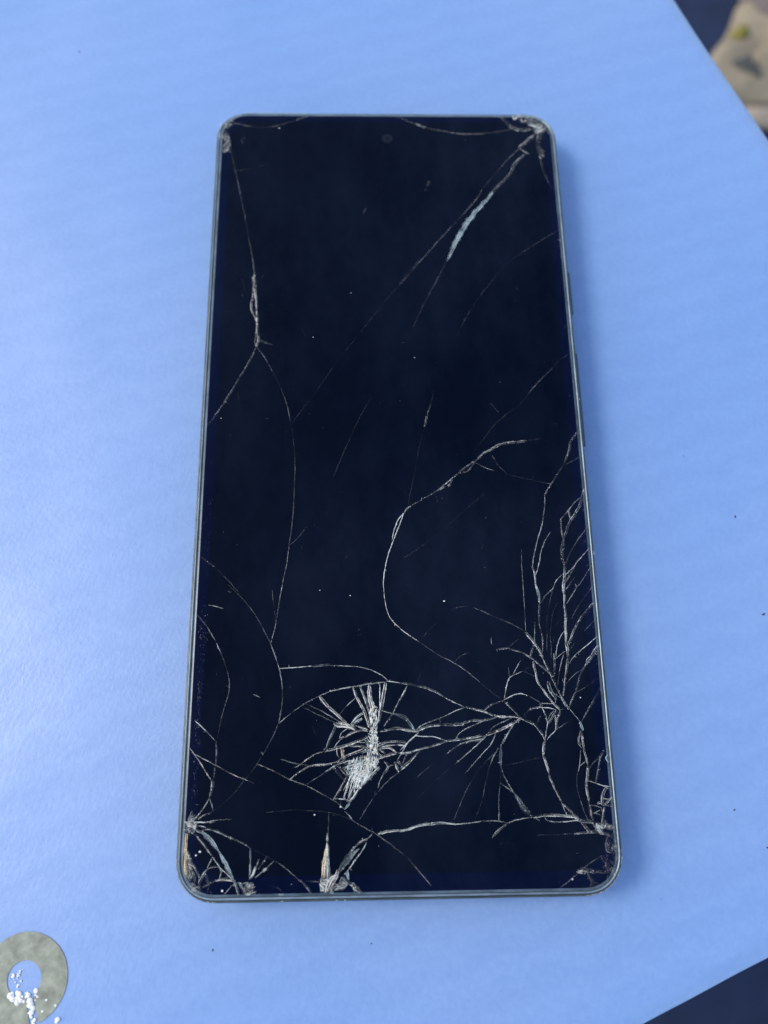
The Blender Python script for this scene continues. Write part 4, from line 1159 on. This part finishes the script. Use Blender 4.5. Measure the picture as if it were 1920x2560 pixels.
# rays of the crushed spot on the left edge
V, F, MI = [], [], []
mats = [crack_material('g', 3), crack_material('w', 3.5), crack_material('g', 4)]
for i in range(70):
    a = rnd.uniform(-1.5, 1.3); c = Vector((-35.7, -67.6+rnd.uniform(-.7, .7))); d = Vector((math.cos(a), math.sin(a))); l = rnd.uniform(.5, 1.9)
    ribbon(V, F, MI, [c, c+d*l*.6, c+d*l], .07, .02, 8.125*MM, rnd.randrange(3), i, .4)
o = link('crushed_glass', mesh('crushed_glass', V, F, MI), mats, glass); o['kind'] = 'stuff'

# glue and dirt showing along the left glass edge, chipped rim
V, F, MI = [], [], []
mats = [crack_material('w', 1.5), crack_material('w', 2.5), crack_material('g', 1.5), crack_material('g', 2.5)]
for i in range(800):
    y = 12-abs(rnd.betavariate(1.4, 1.1))*76
    x = -34.9+.25*noise.noise(Vector((y*.4, 0, 0)))+rnd.gauss(0, .38)
    l = rnd.uniform(.04, .25); w = rnd.uniform(.02, .06); a = math.pi/2+rnd.gauss(0, .5)
    if rnd.random() > .4*min(1, (12-y)/60)**1.5: continue
    d = Vector((math.cos(a), math.sin(a))); nn = Vector((-d.y, d.x)); c = Vector((x, y)); s = len(V)
    for q in (c-d*l, c+nn*w, c+d*l, c-nn*w): V.append((q.x*MM, q.y*MM, 8.112*MM))
    F.append((s, s+1, s+2, s+3)); MI.append(rnd.choice((0, 0, 2, 2, 1)))
for i in range(420):     # right edge crumbs
    y = rnd.uniform(-74, 70); x = 36.0+rnd.gauss(0, .3)-.2
    if rnd.random() > .25+.75*(70-y)/150: continue
    c = Vector((x, y)); s = len(V); r = rnd.uniform(.02, .07)
    for q in ((-r, 0), (0, r*1.5), (r, 0), (0, -r)): V.append(((c.x+q[0])*MM, (c.y+q[1])*MM, 8.112*MM))
    F.append((s, s+1, s+2, s+3)); MI.append(rnd.choice((2, 0, 3, 2)))
o = link('edge_dirt', mesh('edge_dirt', V, F, MI), mats, glass); o['kind'] = 'stuff'

# nicks on the frame rim
V, F, MI = [], [], []
mats = [crack_material('w', 5), crack_material('g', 4), crack_material('g', 6)]
out = rrect(HW-.30, HH-.30, HR-.3, 14)
def rim_nick(x, y, tx, ty, l, w):
    s = len(V); z = 7.60*MM
    for q in ((-l, 0), (0, w), (l, 0), (0, -w)):
        V.append(((x+tx*q[0]-ty*q[1])*MM, (y+ty*q[0]+tx*q[1])*MM, z))
    F.append((s, s+1, s+2, s+3)); MI.append(rnd.randrange(3))
N_ = len(out)
for i in range(190):
    k = rnd.randrange(N_); a, b = out[k], out[(k+1) % N_]
    if i % 3: # bottom corners wear most
        k = rnd.choice(list(range(30, 45)) + list(range(45, 60))); a, b = out[k], out[(k+1) % N_]
    t = rnd.random(); x, y = a[0]+(b[0]-a[0])*t, a[1]+(b[1]-a[1])*t
    d = Vector((b[0]-a[0], b[1]-a[1])).normalized()
    rim_nick(x, y, d.x, d.y, rnd.uniform(.08, .5), rnd.uniform(.02, .07))
o = link('worn_nicks', mesh('worn_nicks', V, F, MI), mats, fr); o['kind'] = 'stuff'

# dust on the glass
V, F, MI = [], [], []
mats = [crack_material('g', 5), crack_material('g', 3), crack_material('w', 3), crack_material('g', 2)]
DUST = []
def dust(x, y, r, m):
    s = len(V); n_ = 5; a0 = rnd.random()*6; e = rnd.uniform(.5, 1)
    for i in range(n_):
        a = a0+2*math.pi*i/n_; V.append(((x+r*math.cos(a))*MM, (y+r*e*math.sin(a))*MM, 8.112*MM))
    F.append(tuple(range(s, s+n_))); MI.append(m)
for x, y, r in DUSTPTS: dust(x, y, r, 0 if r > .1 else 1)
for i in range(420):
    dust(rnd.uniform(-35, 35), rnd.uniform(-78, 78), rnd.choice((.02, .025, .03, .045)), rnd.choice((1, 2, 3, 3)))
for i in range(26):      # short hair-thin scuffs
    x, y, a = rnd.uniform(-33, 33), rnd.uniform(-74, 60), rnd.uniform(0, 3.1)
    d = Vector((math.cos(a), math.sin(a)))*rnd.uniform(.2, .8); c = Vector((x, y))
    ribbon(V, F, MI, [c-d, c, c+d], .03, .03, 8.112*MM, 3, i)
o = link('dust', mesh('dust', V, F, MI), mats, glass); o['kind'] = 'stuff'
